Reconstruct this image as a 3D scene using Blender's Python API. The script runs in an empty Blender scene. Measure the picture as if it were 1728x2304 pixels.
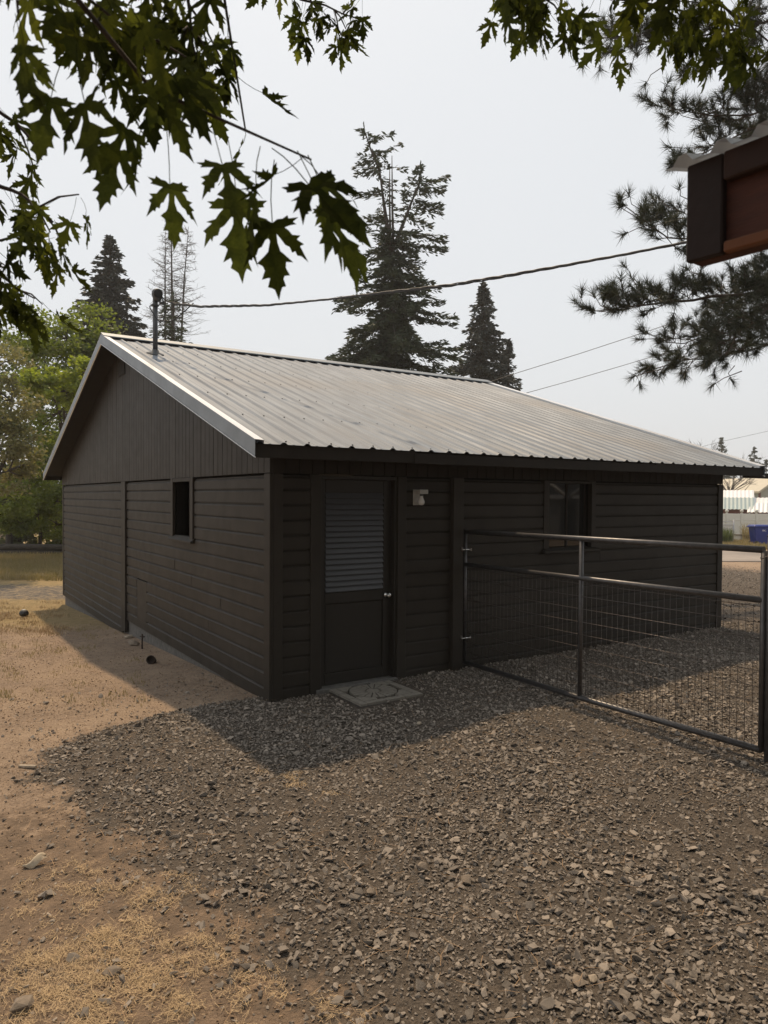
import bpy, bmesh, math, random
import numpy as np
from mathutils import Vector, Matrix, Euler

rng = np.random.default_rng(11)
random.seed(11)
scene = bpy.context.scene
col = scene.collection

# ---------------------------------------------------------------- camera
EYE = np.array([-2.7134, -6.0366, 1.8669])
YAW, PITCH, ROLL, FPX = .9939, -.0208, .0062, 1622.65
fwd = np.array([math.cos(PITCH)*math.cos(YAW), math.cos(PITCH)*math.sin(YAW), math.sin(PITCH)])
rgt = np.array([math.sin(YAW), -math.cos(YAW), 0.])
upv = np.cross(rgt, fwd)
rr = math.cos(ROLL)*rgt + math.sin(ROLL)*upv
uu = -math.sin(ROLL)*rgt + math.cos(ROLL)*upv
cam_d = bpy.data.cameras.new('camera'); cam = bpy.data.objects.new('camera', cam_d); col.objects.link(cam)
cam.matrix_world = Matrix([[rr[0], uu[0], -fwd[0], EYE[0]], [rr[1], uu[1], -fwd[1], EYE[1]], [rr[2], uu[2], -fwd[2], EYE[2]], [0, 0, 0, 1]])
cam_d.sensor_fit = 'VERTICAL'; cam_d.sensor_height = 36*2304/1728; cam_d.lens = FPX/1728*36
cam_d.clip_start = .05; cam_d.clip_end = 3000
cam_d.dof.use_dof = True; cam_d.dof.focus_distance = 8.0; cam_d.dof.aperture_fstop = 11.0
scene.camera = cam

# ---------------------------------------------------------------- sky, sun, exposure
SUN_EL = math.radians(62.5); SUN_DX, SUN_DY = .27, .963          # horizontal direction towards the sun
world = bpy.data.worlds.new('World'); scene.world = world; world.use_nodes = True
wn = world.node_tree.nodes; wl = world.node_tree.links; wn.clear()
wo = wn.new('ShaderNodeOutputWorld'); wb = wn.new('ShaderNodeBackground'); sky = wn.new('ShaderNodeTexSky')
sky.sky_type = 'NISHITA'; sky.sun_disc = False; sky.sun_elevation = SUN_EL
sky.sun_rotation = math.atan2(SUN_DX, SUN_DY); sky.air_density = 1.0; sky.dust_density = 6.0; sky.ozone_density = 1.0
wmix = wn.new('ShaderNodeMixRGB'); wmix.inputs['Fac'].default_value = .86      # wildfire smoke evens out the sky
wmix.inputs['Color2'].default_value = (8.65, 8.9, 9.1, 1)
wl.new(sky.outputs[0], wmix.inputs['Color1']); wl.new(wmix.outputs[0], wb.inputs['Color']); wb.inputs['Strength'].default_value = .1
wl.new(wb.outputs[0], wo.inputs['Surface'])
sun_d = bpy.data.lights.new('sun', 'SUN'); sun_d.energy = 3.55; sun_d.angle = math.radians(1.2); sun_d.color = (1, .76, .50)
sun = bpy.data.objects.new('sun', sun_d); col.objects.link(sun)
hh = math.hypot(SUN_DX, SUN_DY)
sd = Vector((SUN_DX/hh*math.cos(SUN_EL), SUN_DY/hh*math.cos(SUN_EL), math.sin(SUN_EL)))
sun.rotation_euler = sd.to_track_quat('Z', 'Y').to_euler(); sun.location = (4, 15, 30)
scene.view_settings.view_transform = 'Standard'; scene.view_settings.look = 'None'
scene.view_settings.exposure = 0; scene.view_settings.gamma = 1; scene.view_settings.use_curve_mapping = False
scene.render.engine = 'CYCLES'
scene.cycles.use_denoising = True
scene.cycles.max_bounces = 8; scene.cycles.diffuse_bounces = 4; scene.cycles.glossy_bounces = 3
scene.cycles.transmission_bounces = 4; scene.cycles.transparent_max_bounces = 8; scene.cycles.volume_bounces = 0

# ---------------------------------------------------------------- helpers
def at(px, py, d):
    """a point of the lot seen at that bearing, d metres ahead"""
    return EYE + d*(fwd + (px-864)/FPX*rr + (1152-py)/FPX*uu)
def smooth(a, b, x):
    t = np.clip((np.asarray(x, float)-a)/(b-a), 0, 1); return t*t*(3-2*t)
def gz(x, y):
    x = np.asarray(x, float); y = np.asarray(y, float)
    a = .5*np.clip(y/10.5, 0, 1); b = .5*smooth(8, 22, x); c = .15*smooth(25, 45, np.hypot(x, y))
    z = -np.maximum(a, b) - c + .035*smooth(0, 2, x)*(1-smooth(7, 12, x))*(1-smooth(-.5, 1.5, y))
    near = 1-smooth(14, 30, np.hypot(x, y))
    z = z + near*(.012*np.sin(1.9*x+.7*y)+.010*np.sin(1.3*y-2.1*x+1)+.006*np.sin(5.1*x+3.3*y))*smooth(.3, 1.5, np.maximum(-y, -x))
    return z
def ground_at(px, py):
    d = fwd + (px-864)/FPX*rr + (1152-py)/FPX*uu; z = 0.
    for _ in range(6):
        p = EYE + d*(z-EYE[2])/d[2]; z = float(gz(p[0], p[1]))
    return EYE + d*(z-EYE[2])/d[2]

def tag(o, label=None, cat=None, group=None, kind=None):
    if label: o['label'] = label
    if cat: o['category'] = cat
    if group: o['group'] = group
    if kind: o['kind'] = kind
    return o
def empty(name, loc, label, cat, group=None, rz=0):
    o = bpy.data.objects.new(name, None); col.objects.link(o); o.location = loc; o.rotation_euler = (0, 0, rz)
    o.empty_display_size = .1
    return tag(o, label, cat, group)
def link(name, me, mat, parent=None):
    o = bpy.data.objects.new(name, me); col.objects.link(o)
    if mat is not None and not me.materials: me.materials.append(mat)
    if parent is not None:
        o.parent = parent
        if parent.parent is None:      # parts are built in lot coordinates
            o.matrix_local = Matrix.LocRotScale(parent.location, parent.rotation_euler, parent.scale).inverted()
    return o
def mesh_np(name, v, f, smooth_=False):
    v = np.asarray(v, np.float32); f = np.asarray(f, np.int32); k = f.shape[1]
    me = bpy.data.meshes.new(name); me.vertices.add(len(v)); me.vertices.foreach_set('co', v.ravel())
    me.loops.add(f.size); me.loops.foreach_set('vertex_index', f.ravel())
    me.polygons.add(len(f)); me.polygons.foreach_set('loop_start', np.arange(0, f.size, k, dtype=np.int32))
    me.polygons.foreach_set('loop_total', np.full(len(f), k, np.int32))
    me.polygons.foreach_set('use_smooth', np.full(len(f), bool(smooth_)))
    me.update(calc_edges=True); return me

class MB:
    """collects shapes of ONE part"""
    def __init__(s): s.v = []; s.f = []; s.sm = []
    def add(s, vs, fs, sm=False):
        b = len(s.v); s.v += [tuple(map(float, p)) for p in vs]
        s.f += [tuple(b+i for i in f) for f in fs]; s.sm += [sm]*len(fs); return s
    def box(s, x0, x1, y0, y1, z0, z1):
        return s.add([(x0,y0,z0),(x1,y0,z0),(x1,y1,z0),(x0,y1,z0),(x0,y0,z1),(x1,y0,z1),(x1,y1,z1),(x0,y1,z1)],
                     [(0,3,2,1),(4,5,6,7),(0,1,5,4),(1,2,6,5),(2,3,7,6),(3,0,4,7)])
    def obox(s, c, ax, ay, az):
        c, ax, ay, az = map(np.asarray, (c, ax, ay, az))
        vs = [c+i*ax+j*ay+k*az for k in (-1,1) for j in (-1,1) for i in (-1,1)]
        return s.add(vs, [(0,2,3,1),(4,5,7,6),(0,1,5,4),(1,3,7,5),(3,2,6,7),(2,0,4,6)])
    def prism(s, prof, off, e):          # polygon prof (list of 3-D points), swept by e
        n = len(prof); e = np.asarray(e); a = [np.asarray(p)+off for p in prof]; b = [p+e for p in a]
        return s.add(a+b, [tuple(range(n-1, -1, -1)), tuple(range(n, 2*n))]+[(i, (i+1) % n, n+(i+1) % n, n+i) for i in range(n)])
    def tube(s, pts, rad, n=8, caps=True):
        pts = [np.asarray(p, float) for p in pts]; m = len(pts)
        if not hasattr(rad, '__len__'): rad = [rad]*m
        vs = []; t0 = pts[1]-pts[0]; ref = np.array([0, 0, 1.]) if abs(t0[2]) < .9*np.linalg.norm(t0) else np.array([1., 0, 0])
        for i, p in enumerate(pts):
            t = pts[min(i+1, m-1)]-pts[max(i-1, 0)]; t = t/(np.linalg.norm(t)+1e-9)
            u = ref-t*np.dot(ref, t); u /= np.linalg.norm(u)+1e-9; w = np.cross(t, u); ref = u
            for k in range(n):
                a = 2*math.pi*k/n; vs.append(p+rad[i]*(math.cos(a)*u+math.sin(a)*w))
        fs = [(i*n+k, i*n+(k+1) % n, (i+1)*n+(k+1) % n, (i+1)*n+k) for i in range(m-1) for k in range(n)]
        s.add(vs, fs, True)
        if caps:
            b = len(s.v)-m*n
            s.f += [tuple(b+k for k in range(n-1, -1, -1)), tuple(b+(m-1)*n+k for k in range(n))]; s.sm += [False, False]
        return s
    def lathe(s, prof, c, n=16, axis=(0, 0, 1)):     # prof: (radius, height)
        az = np.asarray(axis, float); az /= np.linalg.norm(az); r0 = np.array([1., 0, 0]) if abs(az[0]) < .8 else np.array([0, 1., 0])
        u = np.cross(az, r0); u /= np.linalg.norm(u); w = np.cross(az, u); c = np.asarray(c, float)
        vs = [c+h*az+r*(math.cos(2*math.pi*k/n)*u+math.sin(2*math.pi*k/n)*w) for r, h in prof for k in range(n)]
        fs = [(i*n+k, i*n+(k+1) % n, (i+1)*n+(k+1) % n, (i+1)*n+k) for i in range(len(prof)-1) for k in range(n)]
        s.add(vs, fs, True); b = len(s.v)-len(prof)*n
        s.f += [tuple(b+k for k in range(n-1, -1, -1)), tuple(b+(len(prof)-1)*n+k for k in range(n))]; s.sm += [False, False]; return s
    def build(s, name, mat, parent=None, bevel=0):
        me = bpy.data.meshes.new(name); me.from_pydata(s.v, [], s.f); me.update()
        me.polygons.foreach_set('use_smooth', s.sm)
        if bevel:
            bm = bmesh.new(); bm.from_mesh(me)
            bmesh.ops.bevel(bm, geom=bm.edges[:], offset=bevel, segments=1, affect='EDGES', clamp_overlap=True)
            bm.to_mesh(me); bm.free()
        return link(name, me, mat, parent)
def bx(name, mat, parent, x0, x1, y0, y1, z0, z1, bevel=0):
    return MB().box(x0, x1, y0, y1, z0, z1).build(name, mat, parent, bevel)

# ---------------------------------------------------------------- materials
def mat(name, c1, c2=None, rough=.8, scale=6, bump=0, bscale=None, metal=0, spec=.5, detail=4, objvar=0, island=0,
        translucent=None, stretch=None, c3=None, s3=1.2, coat=0, rvar=0):
    m = bpy.data.materials.new(name); m.use_nodes = True; nt = m.node_tree; N = nt.nodes; L = nt.links
    b = N['Principled BSDF']; b.inputs['Roughness'].default_value = rough; b.inputs['Metallic'].default_value = metal
    b.inputs['Specular IOR Level'].default_value = spec; b.inputs['Coat Weight'].default_value = coat
    tc = N.new('ShaderNodeTexCoord'); mp = N.new('ShaderNodeMapping'); L.new(tc.outputs['Object'], mp.inputs[0])
    if stretch: mp.inputs['Scale'].default_value = stretch
    src = None
    if c2 is None: b.inputs['Base Color'].default_value = (*c1, 1)
    nz = N.new('ShaderNodeTexNoise'); nz.inputs['Scale'].default_value = scale; nz.inputs['Detail'].default_value = detail
    nz.inputs['Roughness'].default_value = .62; L.new(mp.outputs[0], nz.inputs['Vector'])
    mx = N.new('ShaderNodeMixRGB'); mx.inputs[1].default_value = (*c1, 1); mx.inputs[2].default_value = (*(c2 or c1), 1)
    rp = N.new('ShaderNodeMapRange'); rp.inputs[1].default_value = .32; rp.inputs[2].default_value = .68
    L.new(nz.outputs[0], rp.inputs[0]); fac = rp.outputs[0]
    if island:
        g = N.new('ShaderNodeNewGeometry'); a = N.new('ShaderNodeMath'); a.operation = 'MULTIPLY_ADD'
        a.inputs[1].default_value = island; a.use_clamp = True
        h = N.new('ShaderNodeMath'); h.operation = 'MULTIPLY'; h.inputs[1].default_value = 1-island
        L.new(rp.outputs[0], h.inputs[0]); L.new(g.outputs['Random Per Island'], a.inputs[0]); L.new(h.outputs[0], a.inputs[2]); fac = a.outputs[0]
    L.new(fac, mx.inputs[0]); src = mx.outputs[0]
    if c3:
        n3 = N.new('ShaderNodeTexNoise'); n3.inputs['Scale'].default_value = s3; n3.inputs['Detail'].default_value = 3
        L.new(tc.outputs['Object'], n3.inputs['Vector'])
        r3 = N.new('ShaderNodeMapRange'); r3.inputs[1].default_value = .48; r3.inputs[2].default_value = .68; L.new(n3.outputs[0], r3.inputs[0])
        m3 = N.new('ShaderNodeMixRGB'); m3.inputs[2].default_value = (*c3, 1); L.new(src, m3.inputs[1]); L.new(r3.outputs[0], m3.inputs[0]); src = m3.outputs[0]
    if objvar:
        oi = N.new('ShaderNodeObjectInfo'); hs = N.new('ShaderNodeHueSaturation')
        r = N.new('ShaderNodeMapRange'); r.inputs[3].default_value = 1-objvar; r.inputs[4].default_value = 1+objvar
        L.new(oi.outputs['Random'], r.inputs[0]); L.new(r.outputs[0], hs.inputs['Value']); L.new(src, hs.inputs['Color']); src = hs.outputs[0]
    L.new(src, b.inputs['Base Color'])
    if rvar:
        rv = N.new('ShaderNodeMapRange'); rv.inputs[3].default_value = rough-rvar; rv.inputs[4].default_value = rough+rvar
        L.new(nz.outputs[0], rv.inputs[0]); L.new(rv.outputs[0], b.inputs['Roughness'])
    if bump:
        bn = N.new('ShaderNodeBump'); bn.inputs['Strength'].default_value = 1; bn.inputs['Distance'].default_value = bump
        if bscale:
            n2 = N.new('ShaderNodeTexNoise'); n2.inputs['Scale'].default_value = bscale; n2.inputs['Detail'].default_value = 5
            L.new(mp.outputs[0], n2.inputs['Vector']); L.new(n2.outputs[0], bn.inputs['Height'])
        else: L.new(nz.outputs[0], bn.inputs['Height'])
        L.new(bn.outputs[0], b.inputs['Normal'])
    if translucent:
        out = N['Material Output']; tr = N.new('ShaderNodeBsdfTranslucent'); ms = N.new('ShaderNodeMixShader')
        ms.inputs[0].default_value = translucent[1]
        hs = N.new('ShaderNodeMixRGB'); hs.blend_type = 'MULTIPLY'; hs.inputs[0].default_value = 1; hs.inputs[2].default_value = (*translucent[0], 1)
        L.new(src, hs.inputs[1]); L.new(hs.outputs[0], tr.inputs[0])
        L.new(b.outputs[0], ms.inputs[1]); L.new(tr.outputs[0], ms.inputs[2]); L.new(ms.outputs[0], out.inputs[0])
    return m

M_paint = mat('brown_paint', (.028, .0225, .0165), (.0235, .019, .014), rough=.58, scale=5, bump=.0003, bscale=35, spec=.24, objvar=.07, rvar=.08, c3=(.033, .0275, .0215), s3=1.1)
M_paintd = mat('brown_door_paint', (.022, .0185, .0145), (.025, .021, .0165), rough=.5, scale=7, bump=.0003, bscale=40, spec=.3)
M_louvre = mat('louvre_paint', (.056, .057, .062), (.063, .064, .069), rough=.45, scale=11, spec=.5)
M_soffit = mat('soffit_paint', (.026, .021, .017), (.021, .017, .014), rough=.75, scale=8, spec=.2)
M_inner = mat('dark_interior', (.010, .009, .008), rough=.95, spec=.1)
M_conc = mat('foundation_concrete', (.15, .14, .125), (.09, .085, .078), rough=.95, scale=14, bump=.008, bscale=30)
M_roof = mat('galvanised_roof', (.222, .252, .29), (.155, .175, .202), rough=.6, scale=2.2, bump=.0006, bscale=18, metal=.12, spec=.3, stretch=(7, .5, .5), c3=(.19, .20, .215), s3=.8, rvar=.1)
M_trim = mat('zinc_trim', (.20, .222, .24), (.17, .19, .205), rough=.45, scale=3, metal=.3, rvar=.1)
M_trimw = mat('zinc_trim_pale', (.74, .74, .74), (.68, .68, .68), rough=.32, scale=3, metal=.35)
M_steel = mat('gate_pipe_paint', (.10, .095, .095), (.07, .067, .066), rough=.40, scale=20, metal=.55, spec=.5, rvar=.08)
M_wire = mat('gate_wire', (.13, .11, .10), (.09, .075, .065), rough=.4, scale=40, metal=.6)
M_mast = mat('mast_steel', (.10, .105, .11), (.075, .078, .08), rough=.55, scale=12, metal=.5)
M_black = mat('black_rubber', (.018, .018, .019), rough=.6)
M_cable = mat('cable', (.045, .045, .047), (.07, .07, .07), rough=.6, scale=30)
M_chrome = mat('knob_metal', (.55, .54, .52), rough=.18, metal=1)
M_lampw = mat('lamp_enamel', (.42, .41, .38), (.34, .33, .30), rough=.5, scale=20)
M_bulb = mat('bulb_glass', (.62, .61, .58), rough=.25)
M_glass = mat('window_glass', (.012, .013, .013), rough=.03, spec=.6)
M_screen = mat('insect_screen', (.012, .012, .012), rough=.9, spec=.1)
M_paver = mat('cast_paver', (.235, .21, .172), (.175, .157, .13), rough=.95, scale=25, bump=.002, bscale=90)
M_stone = mat('field_stone', (.25, .20, .15), (.14, .115, .09), rough=.9, scale=18, bump=.004, bscale=60, objvar=.2)
M_pale = mat('pale_stone', (.40, .33, .25), (.29, .24, .18), rough=.9, scale=22, bump=.003, bscale=60, objvar=.12)
M_gravel = mat('crushed_basalt', (.35, .298, .246), (.105, .093, .08), rough=.9, scale=30, island=.75, bump=.0012, bscale=150, spec=.2)
M_straw = mat('dry_straw', (.60, .44, .25), (.30, .21, .12), rough=.85, scale=9, island=.8)
M_needle = mat('fallen_needle', (.36, .23, .12), (.26, .165, .09), rough=.8, scale=9, island=.8)
M_grass = mat('yellowing_grass', (.36, .27, .15), (.19, .16, .08), rough=.85, scale=.5, island=.4, translucent=((1.1, 1.2, .6), .3))
M_red = mat('dark_red_wood', (.075, .020, .009), (.040, .011, .006), rough=.75, scale=5, bump=.002, bscale=40, stretch=(1, 1, 8))
M_redd = mat('dark_red_trim', (.016, .006, .004), (.010, .004, .003), rough=.8, scale=6, bump=.002, bscale=40)
M_rafter = mat('raw_rafter', (.11, .048, .024), (.075, .034, .018), rough=.85, scale=6, bump=.002, bscale=40)
M_sheet = mat('corrugated_sheet', (.36, .38, .41), (.28, .295, .32), rough=.35, scale=9, metal=.5, translucent=((1, 1, 1), .12))
M_galv = mat('galvanised_tube', (.42, .42, .43), (.34, .34, .35), rough=.45, scale=7, metal=.4)
M_bark = mat('maple_bark', (.075, .062, .05), (.045, .037, .03), rough=.95, scale=12, bump=.012, stretch=(1, 1, .3))
M_twig = mat('twig_bark', (.040, .030, .024), (.055, .042, .032), rough=.85, scale=30)
M_leaf = mat('maple_leaf', (.036, .043, .017), (.052, .060, .022), rough=.75, scale=20, spec=.0, objvar=.55, translucent=((1.4, 1.5, .5), .38))
M_leaf_lit = mat('lit_maple_leaf', (.060, .070, .022), (.085, .095, .028), rough=.75, scale=20, spec=.0, objvar=.4, translucent=((1.5, 1.5, .5), .5))  # paler copy of the maple leaf, light on some leaves put into the colour
M_cbark = mat('conifer_bark', (.060, .048, .040), (.035, .028, .024), rough=.95, scale=6, bump=.02, stretch=(1, 1, .3))
M_pineb = mat('pine_bark', (.085, .060, .045), (.04, .03, .024), rough=.95, scale=8, bump=.02, stretch=(1, 1, .4))
M_pine = mat('pine_needles', (.052, .058, .033), (.026, .032, .020), rough=.6, scale=3, island=.7, translucent=((1, 1.1, .7), .2))
M_spruce = mat('spruce_needles', (.058, .076, .038), (.026, .038, .021), rough=.7, scale=.7, island=.6, translucent=((1, 1.1, .7), .15))
M_spruceb = mat('blue_spruce_needles', (.062, .074, .062), (.030, .038, .034), rough=.7, scale=.7, island=.6)
M_dead = mat('dead_wood', (.10, .088, .08), (.07, .062, .056), rough=.95, scale=8)
M_lf1 = mat('green_foliage', (.17, .20, .055), (.075, .105, .030), rough=.6, scale=.45, island=.45, translucent=((1.7, 1.75, .6), .5))
M_lf2 = mat('olive_foliage', (.235, .215, .13), (.115, .135, .055), rough=.65, scale=.4, island=.5, translucent=((1.5, 1.4, .8), .45))
M_lf3 = mat('dark_green_foliage', (.11, .135, .045), (.050, .070, .024), rough=.6, scale=.6, island=.5, translucent=((1.2, 1.3, .5), .3))
M_lf4 = mat('lime_foliage', (.25, .28, .06), (.14, .18, .04), rough=.6, scale=.45, island=.45, translucent=((1.7, 1.75, .6), .5))
M_bin = mat('blue_plastic', (.006, .024, .21), (.005, .020, .17), rough=.45, scale=3)
M_white = mat('white_vinyl', (.66, .65, .60), (.60, .59, .54), rough=.6, scale=2)
M_tan = mat('tan_metal', (.52, .47, .36), (.47, .42, .32), rough=.5, scale=1.5)
M_wall2 = mat('grey_green_metal', (.36, .36, .31), (.32, .32, .28), rough=.6, scale=1.5)
M_whroof = mat('white_metal_roof', (.72, .72, .72), (.66, .66, .66), rough=.45, scale=2)
M_tealroof = mat('teal_metal_roof', (.44, .52, .50), (.40, .48, .47), rough=.45, scale=2)
M_barn = mat('barn_red', (.16, .055, .045), (.12, .045, .038), rough=.8, scale=2)
M_asph = mat('old_asphalt', (.30, .26, .225), (.24, .21, .185), rough=.95, scale=1.5, c3=(.20, .175, .155), s3=.3)
M_housew = mat('house_siding', (.10, .105, .11), (.085, .09, .095), rough=.7, scale=2)
M_housetrim = mat('house_white_trim', (.70, .69, .66), (.62, .61, .58), rough=.6, scale=2)
M_shingle = mat('house_shingles', (.075, .07, .066), (.05, .047, .045), rough=.95, scale=8)
M_rust = mat('rusty_iron', (.055, .036, .026), (.032, .022, .017), rough=.9, scale=18)
M_log = mat('weathered_timber', (.075, .062, .05), (.04, .034, .028), rough=.95, scale=7, bump=.01)
M_teal = mat('teal_post_paint', (.03, .10, .10), (.025, .075, .08), rough=.7, scale=4)
M_brownp = mat('brown_panel', (.17, .085, .05), (.12, .06, .038), rough=.8, scale=4)
M_text = mat('white_print', (.8, .8, .8), rough=.6)

def ground_material():
    m = bpy.data.materials.new('yard_ground'); m.use_nodes = True; nt = m.node_tree; N = nt.nodes; L = nt.links
    b = N['Principled BSDF']; b.inputs['Roughness'].default_value = .95; b.inputs['Specular IOR Level'].default_value = .15
    tc = N.new('ShaderNodeTexCoord')
    def noise(s, d=5, r=.6):
        n = N.new('ShaderNodeTexNoise'); n.inputs['Scale'].default_value = s; n.inputs['Detail'].default_value = d; n.inputs['Roughness'].default_value = r
        L.new(tc.outputs['Object'], n.inputs['Vector']); return n.outputs[0]
    def rng_(x, a, c, o0=0, o1=1):
        r = N.new('ShaderNodeMapRange'); r.inputs[1].default_value = a; r.inputs[2].default_value = c; r.inputs[3].default_value = o0; r.inputs[4].default_value = o1
        L.new(x, r.inputs[0]); return r.outputs[0]
    def mixc(f, a, c):
        x = N.new('ShaderNodeMixRGB')
        if hasattr(f, 'links') or not isinstance(f, float): L.new(f, x.inputs[0])
        else: x.inputs[0].default_value = f
        for i, q in ((1, a), (2, c)):
            if isinstance(q, tuple): x.inputs[i].default_value = (*q, 1)
            else: L.new(q, x.inputs[i])
        return x.outputs[0]
    def attr(n):
        a = N.new('ShaderNodeAttribute'); a.attribute_name = n; return a.outputs['Fac']
    n1, n2, n3 = noise(1.3), noise(9, 6, .7), noise(60, 4, .7)
    dirt = mixc(rng_(n2, .35, .68), (.345, .255, .182), (.215, .162, .12))
    dirt = mixc(rng_(n1, .42, .66), dirt, (.375, .28, .198))
    dirt = mixc(rng_(n3, .50, .66, 0, .75), dirt, (.13, .09, .062))
    grav = mixc(rng_(n3, .40, .62), (.068, .057, .047), (.135, .112, .09))
    grav = mixc(rng_(n2, .50, .72, 0, .7), grav, (.165, .132, .102))
    dry = mixc(rng_(n2, .35, .65), (.33, .24, .12), (.22, .17, .09))
    green = mixc(rng_(n2, .35, .65), (.10, .105, .035), (.17, .15, .06))
    drive = mixc(rng_(n2, .40, .60), (.19, .165, .14), (.095, .085, .076))
    def jitter(a, amt):
        s = N.new('ShaderNodeMath'); s.operation = 'ADD'; q = rng_(n2, .3, .7, -amt, amt); L.new(a, s.inputs[0]); L.new(q, s.inputs[1]); return rng_(s.outputs[0], .35, .65)
    humus = mixc(rng_(n2, .35, .65), (.25, .18, .125), (.145, .108, .078))
    dirt = mixc(jitter(attr('soil'), .3), dirt, humus)
    c = mixc(jitter(attr('gravel'), .35), dirt, grav)
    c = mixc(jitter(attr('dry'), .3), c, dry); c = mixc(jitter(attr('green'), .3), c, green); c = mixc(jitter(attr('drive'), .3), c, drive)
    L.new(c, b.inputs['Base Color'])
    bn = N.new('ShaderNodeBump'); bn.inputs['Distance'].default_value = .035
    ad = N.new('ShaderNodeMath'); ad.operation = 'MULTIPLY_ADD'; ad.inputs[1].default_value = .5
    L.new(n3, ad.inputs[0]); L.new(n2, ad.inputs[2]); L.new(ad.outputs[0], bn.inputs['Height']); L.new(bn.outputs[0], b.inputs['Normal'])
    return m

# ================================================================ GROUND
def gravel_mask(x, y):
    """1 where crushed rock was spread"""
    ex = np.interp(y, [-9, -4.6, -3.8, -3.2, -2.4, -1.6, -.9, -.35, -.1, .15, .35], [-1.2, -1.35, -1.45, -1.55, -1.72, -1.88, -2.02, -2.0, -1.7, -1.0, -.25])
    wob = .07*np.sin(7*y+1)+.05*np.sin(13*y+3*x)
    w = np.interp(y, [-5, -3, -1.6, -.9, .3], [.55, .5, .38, .16, .10])
    m = smooth(-w, w, x-ex+wob)
    m = m*(1-smooth(.1, .35, y)*(1-smooth(6.9, 7.3, x)))
    m = m*(1-smooth(17, 24, x))*(1-smooth(9, 13, y))
    return m
xs = np.unique(np.concatenate([np.arange(-7, 9, .11), np.arange(9, 40, 1.2), np.arange(-40, -7, 1.2), np.linspace(-400, -40, 16), np.linspace(40, 400, 16)]).round(4))
ys = np.unique(np.concatenate([np.arange(-8, 13, .11), np.arange(13, 48, 1.), np.arange(-40, -8, 1.2), np.linspace(-400, -40, 16), np.linspace(48, 400, 16)]).round(4))
X, Y = np.meshgrid(xs, ys); Zg = gz(X, Y)
nx, ny = len(xs), len(ys); ii = np.arange(nx*ny).reshape(ny, nx)
F = np.stack([ii[:-1, :-1], ii[:-1, 1:], ii[1:, 1:], ii[1:, :-1]], -1).reshape(-1, 4)
gme = mesh_np('ground', np.stack([X, Y, Zg], -1).reshape(-1, 3), F, True)
dep = (X-EYE[0])*fwd[0]+(Y-EYE[1])*fwd[1]; lat = (X-EYE[0])*rgt[0]+(Y-EYE[1])*rgt[1]
def set_attr(n, a):
    at_ = gme.attributes.new(n, 'FLOAT', 'POINT'); at_.data.foreach_set('value', a.astype(np.float32).ravel())
set_attr('gravel', gravel_mask(X, Y))
set_attr('soil', .80*smooth(-.6, -2.6, Y)*smooth(-4.5, -3.0, X)+.25*gravel_mask(X+.5, Y))
left = (lat < -2)
set_attr('drive', np.where(left, smooth(15.6, 16.6, dep)*(1-smooth(18.6, 19.6, dep))*.62, 0))
set_attr('green', np.where(left, smooth(21.5, 25, dep)*.25, .55*smooth(38, 44, dep)))
set_attr('dry', np.where(left, smooth(10, 13, dep)*.75, smooth(33, 35, dep)*.8))
tag(link('ground', gme, ground_material()), kind='structure')

# far road beyond the yard
mb = MB(); p0 = lambda r, d: np.array([EYE[0]+rgt[0]*r+math.cos(YAW)*d, EYE[1]+rgt[1]*r+math.sin(YAW)*d])
rows = []
for d in (27.2, 33.6):
    rows.append([(*(q := p0(r, d)), float(gz(*q))+.03) for r in np.arange(-6, 75, 3.)])
n = len(rows[0]); lo_ = [(p[0], p[1], p[2]-.3) for p in rows[0]]; mb.add(rows[0]+rows[1]+lo_, [(i, i+1, n+i+1, n+i) for i in range(n-1)]+[(2*n+i, 2*n+i+1, i+1, i) for i in range(n-1)])
tag(mb.build('road', M_asph), kind='structure')

# gravel: tens of thousands of crushed stones, nobody could count them
def stone_proto(k, flat, npts=8):
    r = np.random.default_rng(k); bm = bmesh.new()
    for _ in range(npts):
        v = r.normal(size=3); v /= np.linalg.norm(v); v *= r.uniform(.8, 1.1); bm.verts.new((v[0]*r.uniform(.8, 1.1), v[1]*.78, v[2]*flat))
    h = bmesh.ops.convex_hull(bm, input=bm.verts[:]); bmesh.ops.delete(bm, geom=[e for e in set(h['geom_interior']+h['geom_unused']) if isinstance(e, bmesh.types.BMVert)], context='VERTS')
    bmesh.ops.triangulate(bm, faces=bm.faces[:]); bm.verts.index_update()
    v = np.array([p.co for p in bm.verts]); f = np.array([[q.index for q in g.verts] for g in bm.faces]); bm.free(); return v, f
def euler_mats(a, b, c):
    ca, sa, cb, sb, cc, sc_ = np.cos(a), np.sin(a), np.cos(b), np.sin(b), np.cos(c), np.sin(c)
    Rm = np.empty((len(a), 3, 3))
    Rm[:, 0, 0] = cc*cb; Rm[:, 0, 1] = cc*sb*sa-sc_*ca; Rm[:, 0, 2] = cc*sb*ca+sc_*sa
    Rm[:, 1, 0] = sc_*cb; Rm[:, 1, 1] = sc_*sb*sa+cc*ca; Rm[:, 1, 2] = sc_*sb*ca-cc*sa
    Rm[:, 2, 0] = -sb; Rm[:, 2, 1] = cb*sa; Rm[:, 2, 2] = cb*ca
    return Rm
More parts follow.
